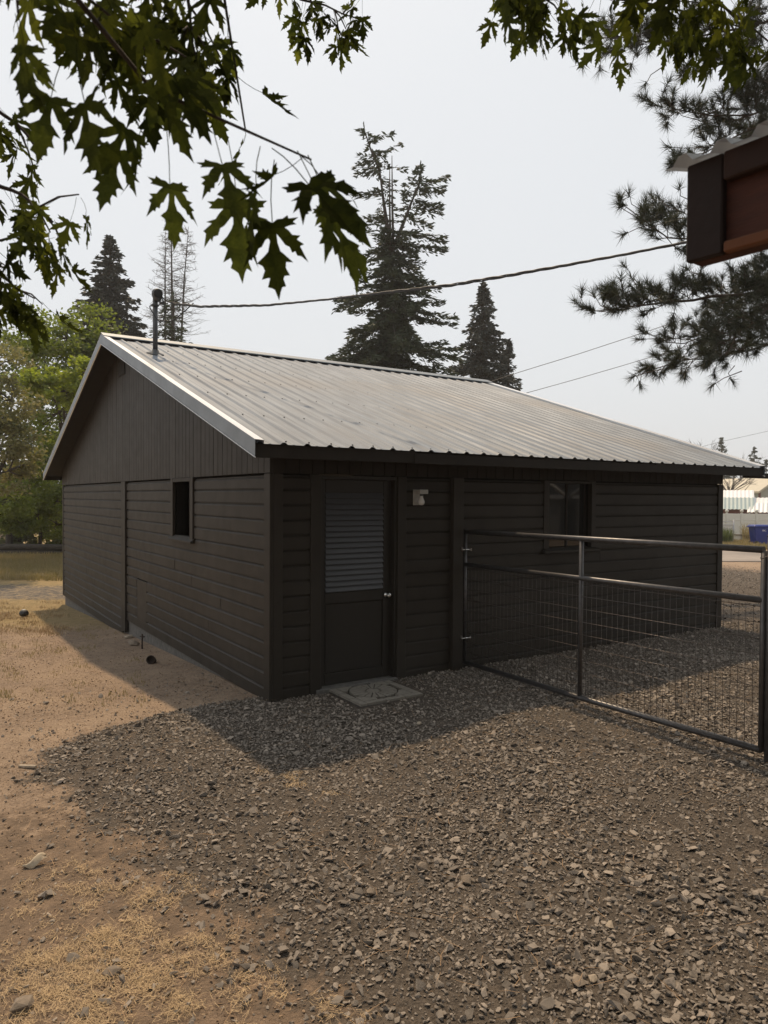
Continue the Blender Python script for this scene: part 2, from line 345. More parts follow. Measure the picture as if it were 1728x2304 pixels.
def scatter_stones(x, y, size, protos, sink=.34):
    V = []; Fs = []; base = 0; n = len(x); which = rng.integers(0, len(protos), n)
    Rm = euler_mats(rng.normal(0, .42, n), rng.normal(0, .42, n), rng.uniform(0, 6.28, n)); z = gz(x, y)
    which = np.where(in_view(x, y, -.60, .60) | (np.arange(n) % 3 == 0), which, -1)      # thinner cover well outside the yard in view
    for k, (pv, pf) in enumerate(protos):
        i = np.where(which == k)[0]
        if not len(i): continue
        v = np.einsum('nij,vj->nvi', Rm[i], pv)*size[i, None, None]
        v += np.stack([x[i], y[i], z[i]+size[i]*sink], -1)[:, None, :]
        Fs.append((pf[None]+(np.arange(len(i))*len(pv))[:, None, None]+base).reshape(-1, 3)); V.append(v.reshape(-1, 3)); base += len(i)*len(pv)
    return np.concatenate(V), np.concatenate(Fs)
protos = [stone_proto(100+k, [.36, .46, .56, .30][k % 4]) for k in range(12)]
def in_view(x, y, lo=-.95, hi=.95):
    d = (x-EYE[0])*fwd[0]+(y-EYE[1])*fwd[1]; l = (x-EYE[0])*rgt[0]+(y-EYE[1])*rgt[1]
    return (d > 1.5) & (l/np.maximum(d, .1) > lo) & (l/np.maximum(d, .1) < hi)
def free(x, y):
    m = ~((x > -.03) & (x < 7.0) & (y > -.01) & (y < 10.9))
    m &= ~((x > .53) & (x < 1.3) & (y > -.68) & (y < .15))
    return m
def clump(x, y):
    return .5+.5*np.sin(2.3*x+1.1*np.sin(1.7*y))*np.sin(1.9*y+.8*np.sin(2.6*x+1))
NS = 385000
x = rng.uniform(-3.4, 7.6, NS); y = rng.uniform(-6.2, 1.6, NS)
g = gravel_mask(x, y); dd = np.hypot(x-EYE[0], y-EYE[1])
keep = in_view(x, y) & free(x, y) & (rng.random(NS) < np.maximum(g*(.35+.65*clump(x, y)), (.035+.09*smooth(-1.2, -3.2, y))*(x < 0)))
x, y, dd = x[keep], y[keep], dd[keep]
size = rng.lognormal(math.log(.0090), .50, len(x))*(.85+.3*clump(x*1.3+2, y*1.1)); size = np.clip(size, .004, .036)
x2 = rng.uniform(7, 22, 16000); y2 = rng.uniform(-4, 12, 16000); k2 = in_view(x2, y2) & free(x2, y2) & (rng.random(16000) < gravel_mask(x2, y2)); x = np.r_[x, x2[k2]]; y = np.r_[y, y2[k2]]; size = np.r_[size, rng.uniform(.014, .03, k2.sum())]
v, f = scatter_stones(x, y, size, protos)
o = link('gravel', mesh_np('gravel', v, f), M_gravel); tag(o, 'loose crushed brown basalt gravel spread in front of the shed', 'gravel', kind='stuff')

# crumbs of dry soil on the bare dirt
n = 110000; x = rng.uniform(-5.5, .2, n); y = rng.uniform(-5.4, 7, n); k = in_view(x, y) & free(x, y) & (rng.random(n) < (1-gravel_mask(x, y))*(.25+.75*clump(x*1.7, y*1.5+1))*np.where(y > 0, .8, 1)); x, y = x[k], y[k]
v, f = scatter_stones(x, y, np.clip(rng.lognormal(math.log(.0052), .45, len(x)), .002, .016), protos[:5])
M_clod = mat('dry_soil_crumb', (.42, .295, .195), (.13, .094, .066), rough=.95, scale=20, island=.8, spec=.1)
tag(link('soil_crumbs', mesh_np('soil_crumbs', v, f), M_clod), 'small crumbs of dry brown soil over the bare dirt', 'soil', kind='stuff')

# larger single stones lying on the gravel and dirt
def single_stone(px, py, r, m, label, flat=.6, seed=0, name='loose_stone', group=None):
    p = ground_at(px, py); v, f = stone_proto(500+seed, flat, 18); a = rng.uniform(0, 6.28)
    R = np.array([[math.cos(a), -math.sin(a), 0], [math.sin(a), math.cos(a), 0], [0, 0, 1]])
    v = (v@R.T)*r; o = link(name, mesh_np(name, v, f), m); o.location = (p[0], p[1], p[2]+r*flat*.55)
    tag(o, label, 'stone', group); return o
single_stone(288, 1436, .085, M_pale, 'pale flat stone leaning at the foot of the vertical trim board', .5, 1)
single_stone(300, 1452, .085, M_stone, 'grey stone just right of the pale one beside the wall foundation', .6, 2)
single_stone(1372, 2086, .026, M_pale, 'whitish rounded stone in the gravel towards the lower right', .75, 3)
single_stone(1412, 1962, .026, M_pale, 'small cream stone lying in gravel below the gate', .6, 4)
single_stone(1335, 2208, .026, M_pale, 'cream and brown chunk beside a big brown rock at lower right', .6, 5)
single_stone(1303, 2215, .042, M_stone, 'big flat brown rock in the gravel near the bottom edge', .5, 6)
single_stone(942, 1630, .028, M_pale, 'pale stone in the shade right of the paver', .6, 7)
single_stone(1010, 2130, .022, M_pale, 'light tan pebble in gravel near the bottom middle', .8, 8)
single_stone(52, 2270, .045, M_stone, 'dark rounded rock in the bottom left corner', .7, 9)
single_stone(588, 2022, .036, M_stone, 'flat dark rock where straw meets the gravel', .45, 10)
single_stone(1145, 1598, .024, M_pale, 'pale flat stone at the edge of the shade near the gate', .5, 11)
single_stone(1050, 1985, .042, M_stone, 'large angular dark rock in the middle of the gravel', .6, 12)
single_stone(950, 1955, .038, M_stone, 'large hollow-faced brown rock left of the middle gravel', .6, 13)
single_stone(835, 2014, .036, M_stone, 'black rock at the gravel middle under a straw stalk', .6, 14)
single_stone(252, 2190, .045, M_stone, 'long slate grey rock between straw patches', .35, 15)
single_stone(1700, 1925, .035, M_stone, 'black rock near the right edge below the gate post', .6, 16)

# straw, fallen needles and grass
def blades(x, y, length, width, lift, zoff=.006, lean=None):
    n = len(x); a = rng.uniform(0, 6.28, n); dx, dy = np.cos(a), np.sin(a); z = gz(x, y)+zoff
    up_ = rng.uniform(0, 1, n)*lift; hl = length*.5
    c = np.stack([x, y, z], -1); d = np.stack([dx*(1-up_*.5), dy*(1-up_*.5), up_], -1)*hl[:, None]
    s = np.stack([-dy, dx, np.zeros(n)], -1)*(width*.5)[:, None]; bend = np.stack([-dy, dx, np.zeros(n)], -1)*(rng.normal(0, .12, n)*length)[:, None]
    sh = np.stack([np.zeros(n), np.zeros(n), hl*up_], -1)
    P = np.stack([c-d-s+sh, c-d+s+sh, c+bend+s+sh, c+bend-s+sh, c+d+sh+bend*.2, c+d+sh+bend*.2+s*.3], 1)
    idx = np.arange(n)[:, None]*6
    F = np.concatenate([idx+np.array([[0, 1, 2, 3]]), idx+np.array([[3, 2, 5, 4]])]); return P.reshape(-1, 3), F
patch = [(700,880,.10,500),(400,1050,.13,900),(560,1090,.13,900),(850,1090,.10,700),(520,1260,.13,1000),(620,1300,.11,800),(330,820,.12,500),(1070,1190,.05,220),
         (150,1330,.14,900),(250,1210,.12,800),(1330,360,.13,500),(1020,1290,.08,350),(1480,1340,.06,200),(640,810,.06,250),(480,800,.08,300),(130,790,.14,500),
         (60,1250,.12,600),(350,1340,.12,800),(200,1060,.12,500),(560,980,.09,400),(930,1110,.05,150),(480,1180,.1,500)]
px_, py_ = [], []
for (zx, zy, s, k) in patch:
    p = ground_at(zx*.5208, 1580+zy*.5208); k = int(k*.85); nc = max(3, k//45); cx_ = rng.normal(p[0], s, nc); cy_ = rng.normal(p[1], s, nc); j = rng.integers(0, nc, k)
    px_.append(cx_[j]+rng.normal(0, .028, k)); py_.append(cy_[j]+rng.normal(0, .028, k))
n = 2200; q = rng.uniform(-4, -1.2, n); w = rng.uniform(-5, 3, n); kk = (rng.random(n) > gravel_mask(q, w)*.9); px_.append(q[kk]); py_.append(w[kk])
x, y = np.concatenate(px_), np.concatenate(py_); n = len(x)
v, f = blades(x, y, rng.uniform(.012, .045, n), rng.uniform(.0010, .0020, n), .5, .008)
tag(link('straw_litter', mesh_np('straw', v, f), M_straw), 'scattered golden dry straw clippings over dirt and gravel', 'straw', kind='stuff')
n = 1500; x = rng.uniform(-2.2, 4.5, n); y = rng.uniform(-5.4, 0, n); k = free(x, y) & in_view(x, y); x, y = x[k], y[k]; n = len(x)
v, f = blades(x, y, rng.uniform(.07, .16, n), rng.uniform(.0015, .0024, n), .12, .022)
tag(link('fallen_pine_needles', mesh_np('fallen_needles', v, f), M_needle), 'long fallen pine needles lying across the gravel', 'needles', kind='stuff')

def upright_grass(px0, px1, d0, d1, n, h, name, label, m, w=.012, clumps=0):
    d = rng.uniform(d0, d1, n); pxs = rng.uniform(px0, px1, n)
    if clumps:
        cd = rng.uniform(d0, d1, clumps); cp = rng.uniform(px0, px1, clumps); k = rng.integers(0, clumps, n); d = cd[k]+rng.normal(0, .12, n); pxs = cp[k]+rng.normal(0, 12, n)
    l = (pxs-864)/FPX*d; x = EYE[0]+rgt[0]*l+math.cos(YAW)*d; y = EYE[1]+rgt[1]*l+math.sin(YAW)*d
    k = free(x, y); x, y = x[k], y[k]; n = len(x); z = gz(x, y)-.01
    hh_ = rng.uniform(.5, 1, n)*h; a = rng.uniform(0, 6.28, n); ln = rng.uniform(0, .6, n)
    c = np.stack([x, y, z], -1); s = np.stack([np.cos(a+1.57), np.sin(a+1.57), np.zeros(n)], -1)*w*.5
    m1 = c+np.stack([np.cos(a)*ln*hh_*.3, np.sin(a)*ln*hh_*.3, hh_*.6], -1); tp = c+np.stack([np.cos(a)*ln*hh_, np.sin(a)*ln*hh_, hh_], -1)
    P = np.stack([c-s, c+s, m1+s*.7, m1-s*.7, tp, tp+s*.15], 1); idx = np.arange(n)[:, None]*6
    tag(link(name, mesh_np(name, P.reshape(-1, 3), np.concatenate([idx+np.array([[0, 1, 2, 3]]), idx+np.array([[3, 2, 5, 4]])])), m), label, 'grass', kind='stuff')
upright_grass(-30, 155, 19.8, 28, 9000, .22, 'grass', 'green and yellow lawn grass at the back left beyond the driveway', M_grass, .016)
upright_grass(-30, 150, 11, 15.8, 3500, .07, 'dry_grass', 'short dry tufts on the dirt by the back corner of the shed', M_straw, .008, 60)
upright_grass(-40, 330, 6.5, 12, 1400, .06, 'sparse_weeds', 'sparse low weeds on the bare dirt along the shed', M_grass, .006, 45)
upright_grass(1618, 1735, 35, 41.5, 2600, .30, 'verge_grass', 'dry grass verge under the blue bin beside the road', M_grass, .03)
upright_grass(1610, 1648, 38.5, 40.5, 700, .95, 'tall_weeds', 'tall dark weeds at the foot of the chain link fence', M_lf3, .035)
upright_grass(1672, 1705, 42.5, 43.5, 300, 1.2, 'yellow_weeds', 'yellowing weeds behind the low wall left of the bin', M_grass, .03)

# ================================================================ SHED
LW, WW = 6.95, 10.85                      # front length, gable width
SL = .3313; YR = WW/2
def zroof(y): return 2.31+SL*(y+.43) if y <= YR else 2.31+SL*(WW-y+.43)
shed = empty('shed', (0, 0, 0), 'dark brown shed with lap siding and a grey corrugated metal roof', 'shed')
# bearing walls behind the boards, foundation
bx('wall', M_inner, shed, .02, .10, .125, 2.19, -.30, 2.2)
bx('wall', M_inner, shed, .02, .10, 2.89, WW-.12, -.30, 2.2)
bx('wall', M_inner, shed, .02, .10, 2.191, 2.889, -.30, 1.38)
bx('wall', M_inner, shed, .02, .10, 2.191, 2.889, 2.06, 2.2)
bx('wall', M_inner, shed, .125, .49, .02, .10, -.3, 2.2)
bx('wall', M_inner, shed, 1.36, 3.50, .02, .10, -.3, 2.2)
bx('wall', M_inner, shed, 3.50, 4.22, .02, .10, -.3, 1.25)
bx('wall', M_inner, shed, 4.22, LW-.03, .02, .10, -.3, 2.2)
bx('wall', M_inner, shed, LW-.10, LW-.02, .105, WW-.12, -.3, 2.2)
bx('wall', M_inner, shed, .02, LW-.02, WW-.115, WW-.03, -.3, 2.2)
MB().prism([(.03, .1, 2.2), (.03, YR, zroof(YR)-.09), (.03, WW-.1, 2.2)], 0, (.06, 0, 0)).build('wall', M_inner, shed)
MB().prism([(LW-.09, .1, 2.2), (LW-.09, YR, zroof(YR)-.09), (LW-.09, WW-.1, 2.2)], 0, (.06, 0, 0)).build('wall', M_paint, shed)
MB().box(.012, .2, .06, WW-.02, -.9, -.02).build('foundation', M_conc, shed, .01)
MB().box(.2, LW-.01, WW-.2, WW-.02, -.9, -.02).build('foundation', M_conc, shed)
MB().box(.03, LW-.02, .03, .2, -.5, .0).build('foundation', M_conc, shed)
# siding boards: chamfered upper edge that catches the sky, groove under the board above
def board_left(y0, y1, zt, zb, px=0.):
    j = random.uniform(-.0015, .0015)
    prof = [(0, 0, zb), (-.022-j+px, 0, zb), (-.022-j+px, 0, zt-.030), (-.0065+px, 0, zt-.013), (-.004+px, 0, zt-.011), (-.004+px, 0, zt-.001), (0, 0, zt-.001)]
    mb = MB().prism(prof, np.array([0, y0, random.uniform(-.0015, .0015)]), (random.uniform(-.002, .002), y1-y0, random.uniform(-.002, .002))); mb.build('siding_board', M_paint, shed)
def board_front(x0, x1, zt, zb):
    j = random.uniform(-.0015, .0015)
    prof = [(0, 0, zb), (0, 0, zt-.001), (0, -.004, zt-.001), (0, -.004, zt-.011), (0, -.005, zt-.013), (0, -.023-j, zt-.030), (0, -.022-j, zb)]
    MB().prism(prof, np.array([x0, 0, random.uniform(-.0015, .0015)]), (x1-x0, random.uniform(-.002, .002), random.uniform(-.002, .002))).build('siding_board', M_paint, shed)
ROW = [2.06, 1.942]
while ROW[-1] > -.35: ROW.append(ROW[-1]-.1405)
gap = .002
for i in range(len(ROW)-1):
    zt, zb = ROW[i], ROW[i+1]
    # near section of the gable wall, split by the window, the patch and butt joints
    if zb > -.06:
        if zt > 1.36 and zb > 1.30: spans = [(.10, 2.10), (2.97, 5.25)]
        elif zt < .80 and zb > .05 and zt > .1: spans = [(.10, 4.14), (4.665, 5.25)]
        else: spans = [(.10, 5.25)]
        for a, b in spans:
            cuts = [a, b]
            if b-a > 3: cuts = [a, {0: 3.1, 1: 1.62, 2: 2.85, 3: 2.2, 4: 1.25}[i % 5], b]
            for c0, c1 in zip(cuts[:-1], cuts[1:]): board_left(c0+gap*.5, c1-gap*.5, zt, zb)
    # far section
    c = {0: 7.6, 1: 9.1, 2: 8.3}[i % 3]
    if zb > -.31:
        board_left(5.51, c-gap, zt, zb); board_left(c+gap, 10.76, zt, zb)
    if zb > -.02:
        board_front(.10, .38, zt, zb); board_front(1.467, 2.04, zt, zb)
        if zt > 1.36 and zb > 1.2: board_front(2.182, 3.41, zt, zb)
        elif zb > 1.2: board_front(2.182, 3.41, zt, zb)
        else:
            c = {0: 4.4, 1: 3.3, 2: 5.4}[i % 3]; board_front(2.182, c-gap, zt, zb); board_front(c+gap, 6.86, zt, zb)
        if zb > 1.2: board_front(4.30, 6.86, zt, zb)
    elif zb > -.2:
        board_front(.10, .38, zt, zb); board_front(1.467, 2.04, zt, zb); board_front(2.182, 6.86, zt, zb)
bx('patch_board', M_paint, shed, -.020, 0, 4.145, 4.66, .055, .655, .003)
# short offcuts under the patch, corner boards, vertical trims
bx('corner_board', M_paint, shed, -.034, 0, -.034, .098, -.05, 2.075, .003)
bx('corner_board', M_paint, shed, .002, .098, -.032, 0, -.06, 2.075, .003)
bx('corner_board', M_paint, shed, -.030, 0, 10.765, WW+.02, -.30, 2.075, .003)
bx('corner_board', M_paint, shed, 6.865, LW+.03, -.036, 0, -.06, 2.075, .003)
bx('corner_board', M_paint, shed, LW-.01, LW+.03, .002, .10, -.06, 2.075, .003)
bx('trim_board', M_paint, shed, -.048, 0, 5.255, 5.505, -.215, 2.078, .004)
bx('trim_board', M_paint, shed, .382, .49, -.034, 0, .0, 2.072, .003)
bx('trim_board', M_paint, shed, 1.362, 1.465, -.034, 0, .0, 2.072, .003)
bx('trim_board', M_paint, shed, 2.042, 2.18, -.075, 0, .0, 2.074, .003)
# vertical grooved boards: gable and the frieze under the eave
yb = -.03; i = 0
while yb < WW+.02:
    y1 = min(yb+.1235, WW+.03); zt0 = zroof(max(yb, 0))-.045; zt1 = zroof(min(y1, WW))-.045
    prof = [(0, yb, 2.082), (0, y1, 2.082), (0, y1, zt1)] + ([(0, YR, zroof(YR)-.045)] if yb < YR < y1 else []) + [(0, yb, zt0)]
    MB().prism(prof, np.array([-.033+random.uniform(-.001, .001), 0, 0]), (.033, 0, 0)).build('gable_board', M_paint, shed)
    yb += .1335; i += 1
xb = .0
while xb < LW+.02:
    x1 = min(xb+.125, LW+.028)
    MB().box(xb, x1, -.028+random.uniform(-.001, .001), 0, 2.079, 2.33).build('frieze_board', M_soffit, shed)
    xb += .1335
# gable vent
vent = MB().box(-.040, -.0335, 5.28, 5.69, 3.70, 3.96).build('vent', M_soffit, shed)
for k in range(6): MB().box(-.052, -.0405, 5.30+k*.066, 5.335+k*.066, 3.72, 3.94).build('slat', M_paint, vent)
# door
bx('door_frame', M_paintd, shed, .485, .515, -.010, .118, .03, 2.068); bx('door_frame', M_paintd, shed, 1.335, 1.361, -.010, .118, .03, 2.068)
bx('door_frame', M_paintd, shed, .516, 1.334, -.010, .118, 2.035, 2.068)
bx('threshold', M_conc, shed, .44, 1.36, -.06, .12, -.05, .045, .006)
door = MB().box(.516, 1.334, .075, .115, .048, 2.033).build('door', M_paintd, shed)
for a in ((.520, .578, .050, 2.03), (1.245, 1.332, .050, 2.03)): bx('stile', M_paintd, door, a[0], a[1], .055, .0745, a[2], a[3], .003)
for a in ((.0505, .155), (.835, .94), (1.905, 2.03)): bx('rail', M_paintd, door, .580, 1.243, .055, .0745, a[0], a[1], .003)
bx('door_panel', M_paintd, door, .59, 1.233, .066, .0745, .165, .825, .003)
nl = 18; lz0, lz1 = .945, 1.902
for k in range(nl):
    z0 = lz0+(lz1-lz0)*k/nl; h = (lz1-lz0)/nl
    MB().prism([(0, .043, z0+.003), (0, .048, z0+.001), (0, .0735, z0+h-.002), (0, .068, z0+h+.003)], np.array([.584, 0, 0]), (.656, 0, 0)).build('louvre', M_louvre, door)
kn = MB().lathe([(.032, 0), (.032, .006), (.012, .008), (.012, .03), (.024, .036), (.028, .05), (.022, .062), (.006, .066)], (1.288, .0545, .875), 16, (0, -1, 0)).build('knob', M_chrome, door)
# gable-side window: open, dark, with sill
win = MB().box(.40, .42, 1.6, 3.6, 1.0, 2.2).build('window', M_inner, shed)
for a in ((2.11, 2.215, 1.345, 2.08), (2.872, 2.96, 1.345, 2.08)): bx('frame', M_paint, win, -.040, -.005, a[0], a[1], a[2], a[3], .003)
bx('frame', M_paint, win, -.038, -.005, 2.217, 2.870, 2.035, 2.078, .003)
MB().prism([(-.075, 0, 1.318), (-.075, 0, 1.338), (-.005, 0, 1.385), (-.005, 0, 1.318)], np.array([0, 2.08, 0]), (0, .90, 0)).build('sill', M_paint, win)
# front window: two sliding panes in a deep frame
win = MB().box(3.50, 4.22, .085, .10, 1.25, 2.07).build('window', M_inner, shed)
for a in ((3.412, 3.50), (4.222, 4.298)): bx('frame', M_paint, win, a[0], a[1], -.034, .084, 1.27, 2.072, .003)
bx('frame', M_paint, win, 3.502, 4.22, -.030, .084, 2.045, 2.070)
MB().prism([(0, -.085, 1.225), (0, .08, 1.225), (0, .08, 1.285), (0, -.085, 1.250)], np.array([3.39, 0, 0]), (.95, 0, 0)).build('sill', M_paint, win)
bx('pane', M_glass, win, 3.53, 3.855, .050, .056, 1.29, 2.04)
bx('pane', M_glass, win, 3.875, 4.19, .066, .072, 1.29, 2.04)
bx('sash', M_soffit, win, 3.852, 3.88, .040, .062, 1.287, 2.044); bx('sash', M_soffit, win, 3.503, 3.53, .042, .062, 1.287, 2.044); bx('sash', M_soffit, win, 4.19, 4.219, .056, .076, 1.287, 2.044)
# roof deck, fascia, soffit
def slab(x0, x1, y0, y1, dz0, dz1, name, m, bevel=0):
    MB().prism([(0, y0, zroof(y0)+dz0), (0, y1, zroof(y1)+dz0), (0, y1, zroof(y1)+dz1), (0, y0, zroof(y0)+dz1)], np.array([x0, 0, 0]), (x1-x0, 0, 0)).build(name, m, shed, bevel)
OX = .348; X0, X1 = -OX, LW+OX
slab(X0+.03, X1-.03, -.405, YR, -.042, -.012, 'roof_deck', M_soffit)
slab(X0+.03, X1-.03, YR, WW+.405, -.042, -.012, 'roof_deck', M_soffit)
bx('fascia', M_soffit, shed, X0+.005, 1.30, -.432, -.407, 2.19, 2.300, .003)
bx('fascia', M_soffit, shed, 1.27, 4.9, -.446, -.4335, 2.185, 2.282, .003)
bx('fascia', M_soffit, shed, 4.905, X1-.01, -.436, -.407, 2.188, 2.298, .003)
bx('fascia', M_soffit, shed, X0+.005, X1-.005, WW+.407, WW+.43, 2.19, 2.295)
bx('gutter', M_soffit, shed, 7.0, 8.3, -.404, -.30, 2.165, 2.235, .006)
for xs0, xs1 in ((X0+.006, X0+.029), (X1-.029, X1-.006)):
    slab(xs0, xs1, -.404, YR, -.125, -.004, 'barge_board', M_soffit); slab(xs0, xs1, YR, WW+.404, -.125, -.004, 'barge_board', M_soffit)
# corrugated roof panels
PITCH_R = .2215
def panel_profile(xa, xb):
    pts = [(xa, 0.)]; k0 = math.ceil((xa+.091-.035)/PITCH_R)
    k = k0
    while True:
        xc = -.091+k*PITCH_R
        if xc-.034 > xb: break
        for dx, h in ((-.036, 0), (-.012, .018), (.012, .018), (.036, 0), (.034+.045, .0), (.034+.052, .004), (.034+.064, .004), (.034+.071, 0)):
            if xa < xc+dx < xb: pts.append((xc+dx, h))
        k += 1
    pts.append((xb, 0.)); return pts
px = X0+.012; panels = []
edges_x = [px]
while edges_x[-1] < X1-.012:
    k = math.floor((edges_x[-1]+.091+.05)/PITCH_R)+4
    edges_x.append(min(-.091+k*PITCH_R+.036, X1-.012))
for side in (0, 1):
    for a, b in zip(edges_x[:-1], edges_x[1:]):
        pr = panel_profile(a, b); lift = .0012
        vs = []; ysl = [-.452, 1.0, 2.5, 4.0, YR-.012]
        for t in ysl:
            for (xx, h) in pr:
                yy = t if side == 0 else WW-t
                vs.append((xx, yy, 2.31+SL*(t+.43)+h+lift))
        n = len(pr); fs = []
        for r in range(len(ysl)-1):
            for q in range(n-1):
                f_ = (r*n+q, r*n+q+1, (r+1)*n+q+1, (r+1)*n+q); fs.append(f_ if side == 0 else f_[::-1])
        MB().add(vs, fs).build('roof_panel', M_roof, shed)
# screws
mb = MB()
for k in range(0, 34):
    for t in (-.36, .62, 1.62, 2.62, 3.62, 4.6, 5.2):
        xx = -.091+k*PITCH_R+.06
        if xx > X1-.05: continue
        z = 2.31+SL*(t+.43)+.002; mb.add([(xx+.008*math.cos(a), t+.008*math.sin(a), z+hh_) for hh_ in (0, .008) for a in np.arange(6)*math.pi/3],
             [(6, 7, 8, 9, 10, 11)]+[(q, (q+1) % 6, 6+(q+1) % 6, 6+q) for q in range(6)])
tag(mb.build('roof_screws', M_black, shed), kind='stuff')
# rake trims (zinc flashings, two lengths on each slope), ridge cap
def rake(xs, sgn, y0, y1, bump_=0., fw=.075):
    b = bump_; xo = xs-sgn*b
    def P(y, x, dz): return (x, y, zroof(y)+dz)
    for (prof, name, m) in ((((xo, -.105), (xo-sgn*.003, -.105), (xo-sgn*.003, .034), (xo, .034)), 'rake_trim', M_trim),
                            (((xo-sgn*.010, -.112), (xo+sgn*.004, -.118), (xo+sgn*.004, -.109), (xo-sgn*.009, -.107)), 'rake_hem', M_trimw),
                            (((xo-sgn*.003, .0345), (xo+sgn*fw, .0300), (xo+sgn*fw, .003), (xo+sgn*(fw+.003), .003), (xo+sgn*(fw+.003), .0335), (xo-sgn*.003, .0385)), 'rake_flange', M_trimw)):
        n = len(prof); vs = [P(y0, x, dz) for x, dz in prof]+[P(y1, x, dz) for x, dz in prof]
        MB().add(vs, [tuple(range(n)), tuple(range(2*n-1, n-1, -1))]+[(i, n+i, n+(i+1) % n, (i+1) % n) for i in range(n)]).build(name, m, shed)
rake(X0, 1, -.455, 2.09, .005); rake(X0, 1, 2.05, YR, 0); rake(X0, 1, YR, WW+.455)
rake(X1, -1, -.455, YR, fw=.14); rake(X1, -1, YR, WW+.455)
for s in (-1, 1):
    y1 = YR+s*.17
    MB().prism([(0, YR, zroof(YR)+.066), (0, y1, zroof(y1)+.050), (0, y1+s*.004, zroof(y1)+.036), (0, y1, zroof(y1)+.046), (0, YR, zroof(YR)+.062)], np.array([X0-.006, 0, 0]), (X1-X0+.012, 0, 0)).build('ridge_cap', M_trim, shed)

# ---------------------------------------------------------------- service mast, lamp, paver
mx_, my_ = .107, 4.163
mast = empty('service_mast', (mx_, my_, zroof(my_)), 'grey steel electrical mast with rounded weatherhead standing on the roof', 'mast')
MB().tube([(mx_, my_, zroof(my_)-.05), (mx_, my_, 4.60)], .034, 14).build('pipe', M_mast, mast)
MB().lathe([(.12, -.004), (.115, .004), (.055, .02), (.038, .06)], (mx_, my_, zroof(my_)+.012), 16, (0, -SL, 1)).build('flashing', M_mast, mast)
hd = MB(); hd.lathe([(.040, -.10), (.050, -.09), (.062, -.05), (.076, .0), (.072, .035), (.052, .062), (.02, .074), (.003, .076)], (mx_+.022, my_-.02, 4.665), 16)
hd.build('weatherhead', M_mast, mast)
MB().tube([(mx_+.018, my_-.05, 4.665), (mx_+.012, my_-.115, 4.655)], [.062, .060], 14).build('cable_opening', M_black, mast)
MB().box(mx_-.055, mx_+.045, my_-.045, my_+.045, 4.50, 4.52).build('clamp', M_mast, mast)
for q in ([(mx_+.03, my_-.06, 4.67), (mx_+.10, my_-.10, 4.52), (mx_+.09, my_-.10, 4.32), (mx_+.03, my_-.08, 4.28), (mx_-.07, my_-.03, 4.44), (mx_-.08, my_-.03, 4.49)],
          [(mx_+.04, my_-.07, 4.67), (mx_+.12, my_-.1, 4.57), (mx_+.22, my_-.14, 4.56), (mx_+.31, my_-.19, 4.62)],
          [(mx_+.04, my_-.07, 4.30), (mx_+.14, my_-.12, 4.285), (mx_+.24, my_-.16, 4.33), (mx_+.45, my_-.28, 4.55)]):
    pts = [np.array(p) for p in q]; fine = []
    for i in range(len(pts)-1):
        p0_, p1_, p2_, p3_ = pts[max(i-1, 0)], pts[i], pts[i+1], pts[min(i+2, len(pts)-1)]
        for t in np.linspace(0, 1, 5)[:-1]:
            fine.append(.5*(2*p1_+(p2_-p0_)*t+(2*p0_-5*p1_+4*p2_-p3_)*t*t+(3*p1_-p0_-3*p2_+p3_)*t**3))
    MB().tube(fine+[pts[-1]], .008, 6).build('lead_wire', M_black, mast)
MB().lathe([(.012, -.03), (.03, -.025), (.02, 0), (.03, .025), (.012, .03)], (mx_+.075, my_-.045, 4.545), 10, (1, -.5, 0)).build('insulator', M_mast, mast)

lamp = empty('wall_lamp', (1.62, -.025, 1.86), 'small pale square porch light with bare bulb beside the door', 'lamp')
bx('backplate', M_lampw, lamp, 1.550, 1.672, -.036, -.024, 1.785, 1.945, .002)
bx('hood', M_lampw, lamp, 1.558, 1.664, -.135, -.037, 1.900, 1.944, .004)
MB().lathe([(.017, 0), (.017, -.02)], (1.611, -.088, 1.899), 12).build('socket', M_mast, lamp)
MB().lathe([(.015, 0), (.017, -.018), (.026, -.04), (.033, -.058), (.034, -.070), (.029, -.086), (.016, -.097), (.002, -.100)], (1.611, -.088, 1.884), 18).build('bulb', M_bulb, lamp)

pav = empty('stepping_stone', (.91, -.30, .04), 'square cast stepping stone with sunburst pattern in front of the door', 'paver')
def ring_piece(a0, a1, r0, r1, z0, z1, n=3):
    g0, g1 = .0055/r0, .0055/r1; A0, A1 = np.linspace(a0+g0, a1-g0, n), np.linspace(a0+g1, a1-g1, n)
    lo = [(.91+r*math.cos(a), -.30+r*math.sin(a)) for r, aa in ((r0, A0), (r1, A1[::-1])) for a in aa]
    return MB().prism([(q[0], q[1], z0) for q in lo], 0, (0, 0, z1-z0))
zp = .018
bx('base_slab', mat('dark_groove', (.07, .06, .05), (.045, .039, .033), rough=.95, scale=30), pav, .91-.345, .91+.345, -.645, .045, -.02, zp, .006)  # slab coloured darker than the raised pattern so the grooves stand out
MB().lathe([(.066, 0), (.066, .015), (.060, .020)], (.91, -.30, zp+.0005), 20).build('hub', M_paver, pav)
for k in range(20):
    a = 2*math.pi*k/20; ring_piece(a, a+2*math.pi/20, .078, .225, zp+.0005, zp+.020).build('ray', M_paver, pav)
